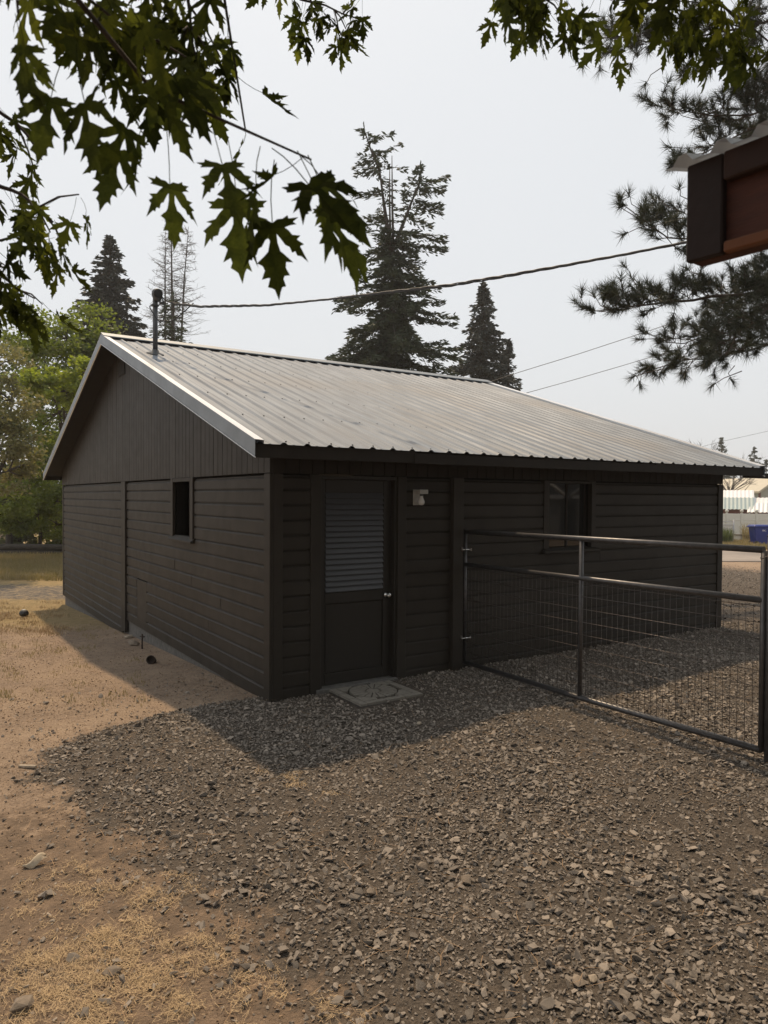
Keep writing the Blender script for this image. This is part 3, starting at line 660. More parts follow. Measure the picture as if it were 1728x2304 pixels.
for s in range(4):
    for k in range(3):
        c, sn = math.cos(s*math.pi/2), math.sin(s*math.pi/2); u0, u1 = -.338+k*.2045, -.338+k*.2045+.195
        q = [(u0, .272), (u1, .272), (u1, .338), (u0, .338)]
        MB().prism([(.91+c*a-sn*b, -.30+sn*a+c*b, zp+.0005) for a, b in q], 0, (0, 0, .0195)).build('border_block', M_paver, pav)
    q = [(-.262, .262), (-.262, .12)]+[(.24*math.cos(a), .24*math.sin(a)) for a in np.linspace(2.68, 2.03, 6)]+[(-.12, .262)]
    MB().prism([(.91+c*a-sn*b, -.30+sn*a+c*b, zp+.0005) for a, b in q][::-1], 0, (0, 0, .0195)).build('corner_block', M_paver, pav)

# ================================================================ GATE
gate = empty('pipe_gate', (2.22, -1.66, .05), 'dark steel pipe gate panel with wire mesh standing out from the wall', 'gate')
GX = 2.22; y0g, y1g = -.052, -3.29
for z, r in ((1.505, .024), (1.155, .023), (.108, .024)):
    mb = MB().tube([(GX, y0g, z-.004), (GX, -1.6, z+(.004 if z > 1 else -.01)), (GX, y1g, z+.012)], r, 14); mb.build('rail', M_steel, gate)
for yy in (y0g, -1.655): MB().tube([(GX+.001, yy, .112), (GX+.001, yy, 1.50)], .0205, 12).build('upright', M_steel, gate)
MB().tube([(GX+.001, y1g-.001, .112), (GX+.001, y1g-.001, 1.51)], .0205, 12).build('upright', M_steel, gate)
for k in range(9):
    z = .215+k*.1125; MB().tube([(GX-.012+.002*math.sin(k), y0g, z), (GX-.014, -1.0, z-.004*(k % 3)), (GX-.012, -2.3, z+.003), (GX-.012, y1g, z+.008)], .0024, 5).build('mesh_wire', M_wire, gate)
yv = -.12; k = 0
while yv > -3.26:
    j = random.uniform(-.003, .003); MB().tube([(GX-.008, yv+j, .13), (GX-.008+random.uniform(-.002, .002), yv, .6), (GX-.008, yv-j, 1.135)], .0022, 4).build('mesh_wire', M_wire, gate)
    yv -= .0555; k += 1
for z in (1.312, .365):
    MB().tube([(2.15, -.088, z), (2.28, -.086, z+.002)], .008, 8).build('hinge_bolt', M_chrome, gate)
    MB().tube([(2.155, -.080, z-.02), (2.155, -.080, z+.03)], .012, 8).build('hinge_eye', M_wire, gate)
    MB().box(2.262, 2.276, -.092, -.064, z-.012, z+.014).build('hinge_nut', M_chrome, gate)
gp = empty('gate_post', (2.22, -3.345, .0), 'dark round steel post at the free end of the gate', 'post')
MB().tube([(2.225, -3.348, -.05), (2.225, -3.348, 1.61)], .034, 16).build('pipe', M_steel, gp)
MB().lathe([(.037, 0), (.037, .012), (.02, .022), (.004, .025)], (2.225, -3.348, 1.608), 16).build('cap', M_steel, gp)
MB().tube([(2.225+.05*math.cos(a), -3.325+.055*math.sin(a), 1.47+.015*math.sin(a*2)) for a in np.linspace(0, 6.28, 14)], .004, 5).build('latch_chain', M_wire, gp)

# ================================================================ small things by the wall
p = ground_at(320, 1460)
st = empty('stub_pipe', p, 'thin rusty iron stub with a cross tap standing by the foundation', 'pipe')
MB().tube([p, p+np.array([0, 0, .20])], .011, 8).build('riser', M_rust, st); MB().tube([p+np.array([-.02, .03, .165]), p+np.array([.02, -.03, .165])], .010, 8).build('cross_bar', M_rust, st)
p = ground_at(341, 1492)
t = empty('rusty_can', p, 'dark rusty can half buried in the shaded dirt', 'can')
MB().lathe([(.050, -.05), (.052, .06), (.046, .062), (.044, .0)], p+np.array([0, 0, .03]), 16, (-.35, -.7, .35)).build('shell', M_rust, t)
p = ground_at(54, 1388)
t = empty('black_white_lump', p, 'small round black object with a pale top lying on the dirt', 'object')
MB().lathe([(.03, 0), (.075, .03), (.085, .07), (.07, .11), (.045, .128)], p, 14).build('body', M_black, t)
MB().lathe([(.047, 0), (.03, .014), (.004, .02)], p+np.array([0, 0, .127]), 12).build('pale_cap', M_lampw, t)
p = ground_at(62, 1728)
ch = MB().obox(p+np.array([0, 0, .012]), (.045, -.05, .004), (.009, .008, 0), (0, 0, .008)).build('wood_scrap', M_pale, None, .002); tag(ch, 'short split of pale wood on the dirt at the gravel edge', 'wood')
# curled dry leaf
p = ground_at(78, 1948); mb = MB(); vs = []; fs = []
for i in range(7):
    for j in range(5):
        u, w = i/6-.5, j/4-.5; wd = .032*(1-abs(2*u)**1.6)+.003
        vs.append((p[0]+u*.10+.01*math.sin(9*w), p[1]+w*wd*1.6, p[2]+.016+.03*(1-(2*w)**2)*math.cos(2*u)+.02*math.sin(5*u)))
for i in range(6):
    for j in range(4): fs.append((i*5+j, (i+1)*5+j, (i+1)*5+j+1, i*5+j+1))
tag(mb.add(vs, fs, True).build('dry_leaf', mat('bleached_leaf', (.52, .44, .32), (.42, .34, .24), rough=.8, scale=30)), 'curled bleached dry leaf on the dirt at lower left', 'leaf')

# ================================================================ TREES
def diamonds(c, d, length, width, twist=None):
    """one leaf-sized face per point: c centre, d direction"""
    n = len(c); d = d/(np.linalg.norm(d, axis=1, keepdims=True)+1e-9)
    r = rng.normal(size=(n, 3)); s = np.cross(d, r); s /= np.linalg.norm(s, axis=1, keepdims=True)+1e-9
    L_ = (d*length[:, None])*.5; W_ = s*width[:, None]*.5
    P = np.stack([c-L_, c+W_-L_*.1, c+L_, c-W_-L_*.1], 1).reshape(-1, 3)
    return P, (np.arange(n)[:, None]*4+np.arange(4)[None]).astype(np.int32)
def spline(pts, n):
    pts = np.asarray(pts, float); t = np.r_[0, np.cumsum(np.linalg.norm(np.diff(pts, axis=0), axis=1))]; u = np.linspace(0, t[-1], n)
    return np.stack([np.interp(u, t, pts[:, k]) for k in range(3)], -1)

# ---- conifers: whorls of drooping limbs carrying sprays
def conifer(name, label, base, trunks, limbs, m_needle, trunk_r, spray=(.34, .09), dens=1., cat='tree', group=None, dead=()):
    """trunks: list of (bottom, top, radius); limbs: list of (start, az, length, droop, bushy)"""
    t = empty(name, base, label, cat, group)
    for (a, b, r) in trunks:
        MB().tube(spline([a, (np.asarray(a)+np.asarray(b))/2+rng.normal(0, .06, 3), b], 6), list(np.linspace(r, r*.25, 6)), 8).build('trunk', M_cbark, t)
    C, D, LW_ = [], [], []; wood = MB()
    for (s, az, ln, droop, bushy) in limbs:
        s = np.asarray(s, float); h = np.array([math.cos(az), math.sin(az), 0.]); side = np.array([-h[1], h[0], 0.])
        m = max(4, int(ln/.16)); u = np.linspace(0, 1, m)
        pts = s+h*(u*ln)[:, None]+np.array([0, 0, 1.])*((-droop*ln)*(u**1.3)+.22*droop*ln*np.clip(u-.6, 0, 1)*2.2)[:, None]
        if ln > .5: wood.tube([pts[0], pts[m//2], pts[-1]], [.012+.012*ln, .008+.006*ln, .006], 4, False)
        for i in range(1, m):
            k = max(1, int(bushy*dens*(2.6+3.2*min(1, ln/2.2)*(1-.35*u[i]))))
            w = .14+.26*min(ln, 2.4)*(1-u[i])*.8
            off = rng.uniform(-1, 1, k); hang = rng.uniform(0, 1, k)
            c = pts[i]+side*(off*w)[:, None]+h*rng.normal(0, .08, k)[:, None]+np.array([0, 0, 1.])*(-hang*.22*(.4+abs(off))+rng.normal(.02, .04, k))[:, None]
            d = h*(.75+.0*off)[:, None]+side*(off*1.0)[:, None]+np.array([0, 0, 1.])*(-.45*hang+rng.normal(.1, .25, k))[:, None]
            C.append(c); D.append(d); LW_.append(np.stack([rng.uniform(.6, 1.15, k)*spray[0], rng.uniform(.7, 1.3, k)*spray[1]], -1))
        tipn = 5; C.append(pts[-1]+rng.normal(0, .05, (tipn, 3))); D.append(h+rng.normal(0, .35, (tipn, 3))); LW_.append(np.tile([[spray[0]*.8, spray[1]]], (tipn, 1)))
    for (a, b, r) in trunks:                                    # pointed leaders
        k = 22; u = rng.uniform(0, 1, k); C.append(np.asarray(b)-np.array([0, 0, 1.])*((u-.35)*.9)[:, None]+rng.normal(0, .05, (k, 3))*(.4+u)[:, None])
        D.append(np.array([0, 0, 1.])+rng.normal(0, .45, (k, 3))*(.3+u)[:, None]); LW_.append(np.stack([spray[0]*(.55+.4*u), spray[1]*np.full(k, .8)], -1))
    C, D, LW_ = map(np.concatenate, (C, D, LW_))
    v, f = diamonds(C, D, LW_[:, 0], LW_[:, 1])
    link('crown', mesh_np('crown', v, f), m_needle, t)
    if wood.v: tag(wood.build('limbs', M_cbark, t), kind='stuff')
    for q in dead: MB().tube(q[0], q[1], 6).build('dead_pole', M_dead, t)
    return t
def cone_limbs(base, z0, z1, rfun, dz, per, droop, bush, lean=(0, 0), gaps=.0):
    out = []; z = z0
    while z < z1:
        for k in range(per):
            if rng.random() < gaps: continue
            az = rng.uniform(0, 6.28); L_ = rfun((z-z0)/(z1-z0))*rng.uniform(.6, 1.15)
            out.append(((base[0]+lean[0]*(z-z0), base[1]+lean[1]*(z-z0), z+rng.uniform(-dz/2, dz/2)), az, max(L_, .18), droop*rng.uniform(.2, 1.6), bush))
        z += dz
    return out
# big spruce behind the roof with a split top
D0 = 38.; PM = D0/FPX
def big(zx, zy, dd=0): return at(600+zx*.42194, 250+zy*.42194, D0+dd)
b = big(665, 1700); b[2] = -.7
tr = [(b, big(668, 760), .36), (big(668, 780), big(600, 300), .14), (big(605, 320), big(520, 95), .07), (big(690, 700), big(815, 380), .12), (big(812, 400), big(822, 300), .05)]
lim = []
z_at = lambda zy: float(big(665, zy)[2])
lim += cone_limbs(b, z_at(1560), z_at(640), lambda u: np.interp(u, [0, .2, .45, .62, .8, 1], [4.2, 3.8, 3.3, 2.8, 2.2, 1.0]), .27, 7, .42, 1.8, gaps=.07)
for (p0_, p1_, n_, l0, l1) in ((big(668, 760), big(600, 300), 24, 1.25, .75), (big(600, 310), big(520, 95), 18, .8, .28), (big(745, 560), big(815, 390), 15, .8, 1.0), (big(812, 400), big(822, 296), 12, .85, .2)):
    for i in range(n_):
        u = i/(n_-1); lim.append((p0_*(1-u)+p1_*u, rng.uniform(0, 6.28), (l0*(1-u)+l1*u)*rng.uniform(.6, 1.15), rng.uniform(.0, .28), 1.1))
view_az = math.atan2(rgt[1], rgt[0])
for (zx, zy, ln, dr) in ((820, 390, 1.45, -.35), (815, 420, 1.3, -.1), (790, 470, 1.4, .15), (800, 500, 1.3, .3), (720, 640, 2.3, .1), (700, 700, 2.5, .2), (760, 560, 1.2, .35)):
    for q in range(2): lim.append((big(zx, zy+q*12, rng.uniform(-.3, .3)), view_az+rng.uniform(-.35, .35), ln, dr, 1.5))
for (zx, zy, ln, dr) in ((610, 300, 1.4, .05), (605, 250, 1.2, .0), (620, 430, 1.6, .2), (640, 560, 1.6, .25)):
    for q in range(2): lim.append((big(zx, zy+q*14, rng.uniform(-.3, .3)), view_az+math.pi+rng.uniform(-.4, .4), ln, dr, 1.4))
for (zx, zy, ln, dr) in ((560, 150, 1.1, -.45), (590, 230, 1.2, -.5), (672, 300, .7, .2)): lim.append((big(zx, zy), view_az+rng.uniform(-.3, .3), ln, dr, 1.4))
dead = [([big(676, 760), big(670, 500), big(668, 238)], [.09, .06, .02]), ([big(660, 720), big(656, 500), big(656, 290)], [.08, .05, .02])]
conifer('spruce_tree', 'tall dark spruce with a broken split top behind the middle of the roof', b, tr, lim, M_spruce, .3, (.40, .095), 1.0, group='conifers behind the shed', dead=dead)
# dense spruce right of it
D1 = 50.
b1 = at(1120, 1150, D1); b1[2] = -.7; zt = float(at(1076, 640, D1)[2]); b1 = at(1082, 1150, D1); b1[2] = -.7
lim = cone_limbs(b1, 1.5, zt, lambda u: np.interp(u, [0, .3, .6, .85, 1], [4.6, 4.1, 2.3, 1.05, .12]), .30, 8, .34, 1.7)
conifer('spruce_tree', 'dense pointed dark spruce right of the split-topped one', b1, [(b1, (b1[0], b1[1], zt-.1), .35)], lim, M_spruceb, .3, (.40, .13), 1.0, group='conifers behind the shed')
b1b = at(1140, 1150, 52.); b1b[2] = -.7; zt = float(at(1140, 770, 52.)[2])
lim = cone_limbs(b1b, 3.5, zt, lambda u: np.interp(u, [0, .5, 1], [2.4, 1.3, .15]), .34, 7, .34, 1.6)
conifer('spruce_tree', 'lower spruce tucked against the right side of the dense pointed one', b1b, [(b1b, (b1b[0], b1b[1], zt-.1), .25)], lim, M_spruceb, .3, (.40, .13), 1.0, group='conifers behind the shed')
# blue spruce at the left behind the gable
D2 = 46.
b2 = at(250, 1150, D2); b2[2] = -.7; zt = float(at(250, 540, D2)[2])
lim = cone_limbs(b2, 4.0, zt, lambda u: np.interp(u, [0, .35, .6, .8, 1], [3.3, 3.0, 2.45, 1.35, .15]), .32, 7, .16, 1.9, gaps=.03)
conifer('spruce_tree', 'blue-grey spruce rising behind the left gable peak', b2, [(b2, (b2[0], b2[1], zt-.1), .3)], lim, M_spruceb, .3, (.42, .14), 1.0, group='conifers behind the shed')
# green spruce low, right behind the mast
b3 = at(390, 1150, 40.); b3[2] = -.7; zt = float(at(395, 668, 40.)[2])
lim = cone_limbs(b3, 3.0, zt, lambda u: np.interp(u, [0, .5, .85, 1], [2.8, 2.2, 1.2, .3]), .36, 6, .3, 1.5, gaps=.1)
conifer('larch_tree', 'loose ragged evergreen behind the electrical mast', b3, [(b3, (b3[0], b3[1], zt), .2)], lim, M_spruce, .2, (.34, .08), .8, group='conifers behind the shed')
# dead bare tree with three poles
D4 = 43.
b4 = at(385, 1150, D4); b4[2] = -.7
t = empty('dead_tree', b4, 'bare dead tree with thin poles and fine twigs left of the wires', 'tree')
pole_mb = []
for (x0_, y0_, x1_, y1_, r) in ((372, 760, 372, 520, .07), (388, 760, 385, 478, .09), (408, 760, 424, 510, .07)):
    lo, hi = at(x0_, y0_, D4), at(x1_, y1_, D4); bb = lo.copy(); bb[2] = -.7
    MB().tube([bb, lo, (lo+hi)/2+rng.normal(0, .05, 3), hi], [r*1.8, r, r*.6, .012], 6).build('trunk', M_dead, t)
    mb = MB()
    for k in range(115):
        u = rng.uniform(.0, .98); s = lo*(1-u)+hi*u; az = rng.uniform(0, 6.28); ln = (1-u)*1.5*rng.uniform(.4, 1.1)+.25
        h = np.array([math.cos(az), math.sin(az), rng.uniform(-.15, .55)]); e = s+h*ln; mid = (s+e)/2+np.array([0, 0, -.06*ln])
        mb.tube([s, mid, e], [.018, .012, .006], 3, False)
        for q in range(4):
            w = rng.uniform(.35, .95); s2 = s*(1-w)+e*w; mb.tube([s2, s2+h*.25*ln*.6+rng.normal(0, .14, 3)], [.009, .004], 3, False)
    tag(mb.build('twigs', M_dead, t), kind='stuff')

# ---- broadleaf trees: limbs and clumps of leaf-sized faces
def broadleaf(name, label, base, top_z, blobs, m_leaf, leaf, n, trunk_r=.16, group=None, lean=0, name_parts=('trunk', 'crown')):
    t = empty(name, base, label, 'tree' if top_z > 3 else 'shrub', group); base = np.asarray(base, float)
    mb = MB(); fork = base+np.array([lean, 0, (top_z-base[2])*.35])
    mb.tube(spline([base, (base+fork)/2+rng.normal(0, .08, 3), fork], 5), list(np.linspace(trunk_r, trunk_r*.7, 5)), 8)
    C = []; per = n//len(blobs)
    for (c, r) in blobs:
        c = np.asarray(c, float); r = np.asarray(r, float)
        mb.tube(spline([fork, (fork+c)/2+rng.normal(0, .25, 3), c], 5), list(np.linspace(trunk_r*.55, .02, 5)), 6, False)
        nc = max(6, per//75)
        u = rng.normal(size=(nc, 3)); u /= np.linalg.norm(u, axis=1, keepdims=True); u *= rng.uniform(.45, 1.08, (nc, 1))**.6
        cc = c+u*r
        for q in cc[::3]: mb.tube([c, (c+q)/2+rng.normal(0, .06, 3), q], [.03, .018, .007], 4, False)
        k = rng.integers(0, nc, per); sp = .20*np.mean(r)
        C.append(cc[k]+rng.normal(0, 1, (per, 3))*np.array([sp, sp, sp*.62]))
    C = np.concatenate(C); m = len(C); d = rng.normal(size=(m, 3)); d[:, 2] = d[:, 2]*.5-.35
    v, f = diamonds(C, d, rng.uniform(.7, 1.3, m)*leaf, rng.uniform(.45, .7, m)*leaf)
    mb.build(name_parts[0], M_bark, t); link(name_parts[1], mesh_np('crown', v, f), m_leaf, t); return t
def blob(px, py, d, r): return (at(px, py, d), (r, r, r*.8))
b = at(150, 1230, 31.); b[2] = -.6
broadleaf('maple_tree', 'lush green and lime maple tree beyond the left gable slope', b, 9.0, [blob(150, 760, 27, 1.3), blob(195, 740, 28, 1.1), blob(110, 840, 26.5, 1.4), blob(180, 850, 27, 1.3), blob(130, 930, 26.5, 1.3), blob(80, 750, 28, 1.1), blob(205, 800, 28, .9)], M_lf1, .17, 11000, .17, 'trees at the left edge')
b = at(175, 1230, 31.5); b[2] = -.6
broadleaf('maple_tree', 'bright lime leafed young tree against the left roof edge', b, 7.0, [blob(150, 880, 24.5, .8), blob(185, 905, 24.5, .75), blob(200, 835, 24.5, .6), blob(110, 860, 24.5, .7)], M_lf4, .15, 5000, .09, 'trees at the left edge')
b = at(-20, 1230, 21.); b[2] = -.55
broadleaf('ash_tree', 'brownish seed-laden tree cut by the left edge of the picture', b, 7.0, [blob(-10, 830, 21, 1.0), blob(25, 900, 21, .8), blob(30, 990, 21, .8), blob(-40, 950, 21, 1.1), blob(20, 1060, 21, .8)], M_lf2, .13, 6000, .13, 'trees at the left edge')
b = at(90, 1232, 30.5); b[2] = -.6
broadleaf('leafy_shrub', 'dark green shrub under the trees behind the shed corner', b, 3.5, [blob(60, 1090, 25, .9), blob(110, 1070, 26, .9), blob(125, 1130, 26, .7), blob(30, 1120, 24, .8), blob(140, 1030, 27, .8), blob(85, 1160, 26, .6), blob(40, 1175, 25, .55), blob(130, 1180, 27, .6), blob(10, 1165, 26, .6)], M_lf1, .13, 12000, .08)
b = at(20, 1235, 30.); b[2] = -.6
broadleaf('backdrop_tree', 'dark tree filling the gap behind the brownish one', b, 8.0, [blob(40, 800, 31, 1.5), blob(90, 980, 31, 1.4), blob(10, 1050, 31, 1.5), blob(120, 1080, 31, 1.1), blob(30, 930, 31, 1.3)], M_lf3, .19, 6500, .14, 'trees at the left edge')
b = at(135, 1232, 31.); b[2] = -.6
broadleaf('backdrop_tree', 'olive tree half hidden between shed corner and lime tree', b, 6.0, [blob(150, 1010, 31, 1.1), blob(130, 1130, 30, 1.0), blob(60, 1150, 30, 1.0)], M_lf1, .16, 9000, .12, 'trees at the left edge')

M_sage = mat('sage_foliage', (.24, .25, .15), (.10, .115, .055), rough=.65, scale=.6, island=.5, translucent=((1.4, 1.4, .8), .4))
b = at(40, 1246, 30.6); b[2] = -.64
broadleaf('leafy_shrub', 'pale grey-green shrub reaching the ground at the left edge', b, 2.6, [blob(5, 1130, 30.6, .7), blob(45, 1150, 30.6, .65), blob(20, 1205, 30.6, .6), blob(75, 1185, 30.6, .65), blob(60, 1105, 31, .65), blob(50, 1222, 30.6, .45)], M_sage, .14, 6500, .05)
b = at(115, 1246, 31.2); b[2] = -.64
broadleaf('leafy_shrub', 'green shrub touching the back corner of the shed', b, 2.8, [blob(110, 1140, 31, .7), blob(138, 1185, 31, .65), blob(100, 1205, 31, .6), blob(145, 1110, 31, .7), blob(128, 1225, 31, .45)], M_lf1, .14, 5500, .05)

# things under the left trees: timber edging, post, panels, pale shed wall
p0_, p1_ = at(-60, 1248, 29), at(170, 1245, 29)
for i, (q, h) in enumerate(((0, .12), (1, .36))):
    a_, b_ = p0_.copy(), p1_.copy(); a_[2] = b_[2] = -.62+h
    tm = MB().tube(spline([a_, (a_+b_)/2+np.array([0, 0, .03]), b_], 8), .13, 8).build('edging_log', M_log)
    tag(tm, ['lower weathered log of the dark edging under the left trees', 'upper weathered log of the dark edging under the left trees'][i], 'log')
def billboard_box(name, px0, px1, py0, py1, d, th, m, label, cat):
    a, b_, c = at(px0, py1, d), at(px1, py1, d), at(px0, py0, d); ce = (at(px0, py0, d)+at(px1, py1, d))/2
    o = MB().obox(ce+fwd*th/2, (b_-a)/2, fwd*th/2, (c-a)/2).build(name, m, None, .01); tag(o, label, cat); return o
billboard_box('teal_post', 29, 44, 1150, 1222, 31, .3, M_teal, 'dark teal post standing under the left trees', 'post')
billboard_box('brown_board', 46, 75, 1180, 1200, 33, .1, M_brownp, 'rust brown board right of the teal post', 'board')
billboard_box('pale_board', -20, 30, 1185, 1224, 33, .1, M_pale, 'pale tan board left of the teal post', 'board')
billboard_box('pale_shed', 20, 70, 1075, 1140, 40, 2., M_white, 'pale building wall glimpsed through the left shrub', 'building')

# ---- pine at the right: long needle tufts
pat = lambda px, py, d: at(px, py, d*1.5)      # the pine stands beyond the right end of the shed
pine_base = pat(2010, 1150, 10.2); pine_base[2] = float(gz(pine_base[0], pine_base[1]))-.05
pine = empty('pine_tree', pine_base, 'long-needled pine reaching in from the right over the roof', 'tree')
tb = pine_base.copy(); ttop = tb+np.array([.2, .3, 10.5])
MB().tube(spline([tb, tb+np.array([.05, .05, 4]), ttop], 8), list(np.linspace(.26, .07, 8)), 10).build('trunk', M_pineb, pine)
tufts = []; cones = []; wood = MB(); Z3_ = np.array([0, 0, 1.])
def twig(s, d, ln, depth=0):
    d = d/np.linalg.norm(d); pts = [s]; cur = d.copy()
    for i in range(4):
        cur = cur+rng.normal(0, .22, 3)+np.array([0, 0, .10]); cur /= np.linalg.norm(cur); pts.append(pts[-1]+cur*ln/4)
    wood.tube(pts, [.010, .008, .007, .006, .005], 4, False)
    tufts.append((pts[-1], cur, 1.))
    if rng.random() < .75: tufts.append((pts[-2], cur, .85))
    if rng.random() < .22: cones.append((pts[-2]+rng.normal(0, .02, 3), cur))
    if depth < 1:
        for k in range(rng.integers(1, 3)):
            i = rng.integers(1, 4); dd_ = cur+rng.normal(0, .75, 3); twig(pts[i], dd_, ln*rng.uniform(.4, .75), depth+1)
def pine_limb(pts, r0, n, ln=(.25, .6), dz=(-.35, .5), start=.25):
    P = spline(pts, 14)
    P = P+np.concatenate([np.zeros((1, 3)), rng.normal(0, .03, (12, 3)), np.zeros((1, 3))])
    MB().tube(P, list(np.linspace(r0, .010, 14)), 7, False).build('limb', M_pineb, pine)
    for k in range(n):
        u = rng.uniform(start, 1)*13; i = min(int(u), 12); s = P[i]*(1-u+i)+P[i+1]*(u-i); dr = P[i+1]-P[i]; dr /= np.linalg.norm(dr)
        d = dr*.6+rng.normal(0, .6, 3); d[2] = rng.uniform(*dz); twig(s, d, rng.uniform(*ln)*1.45)
    twig(P[-1], P[-1]-P[-2], .25)
pine_limb([pat(2000, 560, 10.4), pat(1800, 640, 10.2), pat(1600, 672, 10), pat(1480, 680, 9.8), pat(1390, 692, 9.7), pat(1350, 700, 9.6)], .065, 90, start=.08)
pine_limb([pat(1990, 520, 10.3), pat(1760, 600, 10.7), pat(1660, 690, 10.8), pat(1600, 800, 10.8)], .05, 60, (.3, .75), (-.8, .3), .1)
pine_limb([pat(2000, 640, 10.5), pat(1820, 740, 10.5), pat(1700, 790, 10.4), pat(1590, 800, 10.3), pat(1480, 828, 10.2)], .035, 40, (.2, .5), (-.5, .3), .1)
pine_limb([pat(2000, 400, 10.3), pat(1800, 500, 10.1), pat(1640, 540, 9.9), pat(1520, 540, 9.8), pat(1460, 508, 9.7), pat(1415, 470, 9.7)], .035, 40, (.2, .5), (-.35, .55), .25)
pine_limb([pat(2000, 430, 10.6), pat(1760, 470, 10.4), pat(1600, 490, 10.3), pat(1480, 490, 10.2)], .03, 26, (.2, .5), (-.5, .5), .2)
pine_limb([pat(2010, 180, 10.3), pat(1820, 220, 10.1), pat(1700, 255, 9.9), pat(1600, 262, 9.8), pat(1520, 246, 9.7)], .035, 40, (.2, .5), (-.35, .5), .2)
pine_limb([pat(2010, 200, 10.6), pat(1830, 230, 10.4), pat(1680, 300, 10.2), pat(1560, 355, 10.1), pat(1530, 370, 10)], .03, 34, (.2, .45), (-.4, .5), .2)
pine_limb([pat(2010, -20, 10.3), pat(1850, 20, 10.1), pat(1650, 70, 9.9), pat(1480, 95, 9.8), pat(1350, 85, 9.7)], .035, 56, (.2, .5), (-.8, .5), .2)
pine_limb([pat(2010, 60, 10.6), pat(1830, 90, 10.4), pat(1700, 130, 10.2), pat(1560, 160, 10.1)], .03, 20, (.2, .5), (-.5, .4), .2)
pine_limb([pat(2010, 300, 10.3), pat(1860, 360, 10.1), pat(1760, 400, 9.9), pat(1640, 440, 9.8)], .03, 18, (.2, .5), (-.5, .5), .2)
pine_limb([pat(2000, 560, 10.6), pat(1850, 660, 10.9), pat(1720, 720, 11), pat(1600, 760, 11.1), pat(1500, 770, 11.2)], .035, 64, (.25, .6), (-.6, .4), .1)
pine_limb([pat(2000, 480, 10.2), pat(1880, 580, 9.9), pat(1780, 640, 9.7), pat(1690, 720, 9.6), pat(1640, 790, 9.5)], .035, 64, (.25, .6), (-.7, .4), .1)
pine_limb([pat(2005, 250, 10.5), pat(1880, 290, 10.6), pat(1780, 300, 10.7), pat(1680, 330, 10.8)], .03, 48, (.2, .5), (-.5, .5), .1)
pine_limb([pat(2005, 130, 10.1), pat(1880, 180, 9.9), pat(1760, 190, 9.8), pat(1680, 215, 9.7)], .03, 48, (.2, .5), (-.5, .5), .1)
for (px1, py1, dd1, nn) in ((2250, 300, 11.5, 30), (2300, 650, 10.0, 30), (2150, 100, 9.0, 24), (2200, -200, 10.5, 30), (2050, -350, 10.8, 24)):
    pine_limb([pat(2010, py1+60, 10.3), pat((2010+px1)/2, py1+20, (10.3+dd1)/2), pat(px1, py1, dd1)], .04, nn)
for (tx, ty, dx_, dz_) in ((1392, 440, -.5, .8), (1415, 430, .1, 1), (1455, 445, .3, .9), (1400, 530, -.8, -.2), (1335, 660, -.3, 1), (1375, 650, .2, 1), (1310, 690, -1, .2), (1420, 850, -.8, -.2), (1440, 870, 0, -1),
                          (1600, 870, -.4, -.9), (1650, 860, .6, -.5), (1310, 150, -.2, -1), (1350, 160, .2, -1), (1420, 155, -.2, -1), (1450, 195, 0, -1), (1590, 165, -.6, -.3), (1510, 240, -.8, .3), (1560, 225, 0, 1), (1530, 350, -.6, .4), (1500, 330, -.8, .2), (1480, 440, -.2, 1), (1530, 420, .2, 1)):
    e = pat(tx, ty, 9.8); d_ = rr*dx_+Z3_*dz_+rng.normal(0, .2, 3); d_ /= np.linalg.norm(d_); tufts.append((e, d_, 1.05)); m_ = e-d_*.25+rr*.07; wood.tube([e-d_*.42+rr*.32+Z3_*.03, m_, e], [.010, .008, .006], 4, False)
tag(wood.build('twigs', M_pineb, pine), kind='stuff')
V, Fc = [], []
base_i = 0; K = 50
for (c, d, s) in tufts:
    d = d/np.linalg.norm(d); r = rng.normal(size=(K, 3)); r /= np.linalg.norm(r, axis=1, keepdims=True)
    e = r*rng.uniform(.5, 1.0, (K, 1))+d*.72; e /= np.linalg.norm(e, axis=1, keepdims=True)
    ln = rng.uniform(.17, .285, (K, 1))*s; s0 = c-d*rng.uniform(0, .13, (K, 1)); tip = s0+e*ln+np.array([0, 0, -.012])*rng.uniform(0, 1, (K, 1))
    w = np.cross(e, rng.normal(size=(K, 3))); w /= np.linalg.norm(w, axis=1, keepdims=True); w *= .0056
    V.append(np.stack([s0-w, s0+w, tip], 1).reshape(-1, 3))
V = np.concatenate(V); link('needles', mesh_np('pine_needles', V, np.arange(len(V)).reshape(-1, 3)), M_pine, pine)
for (c, d) in cones[:60]:
    MB().lathe([(.006, -.03), (.022, -.018), (.026, 0), (.02, .02), (.005, .036)], c, 7, d).build('cone', M_twig, pine)

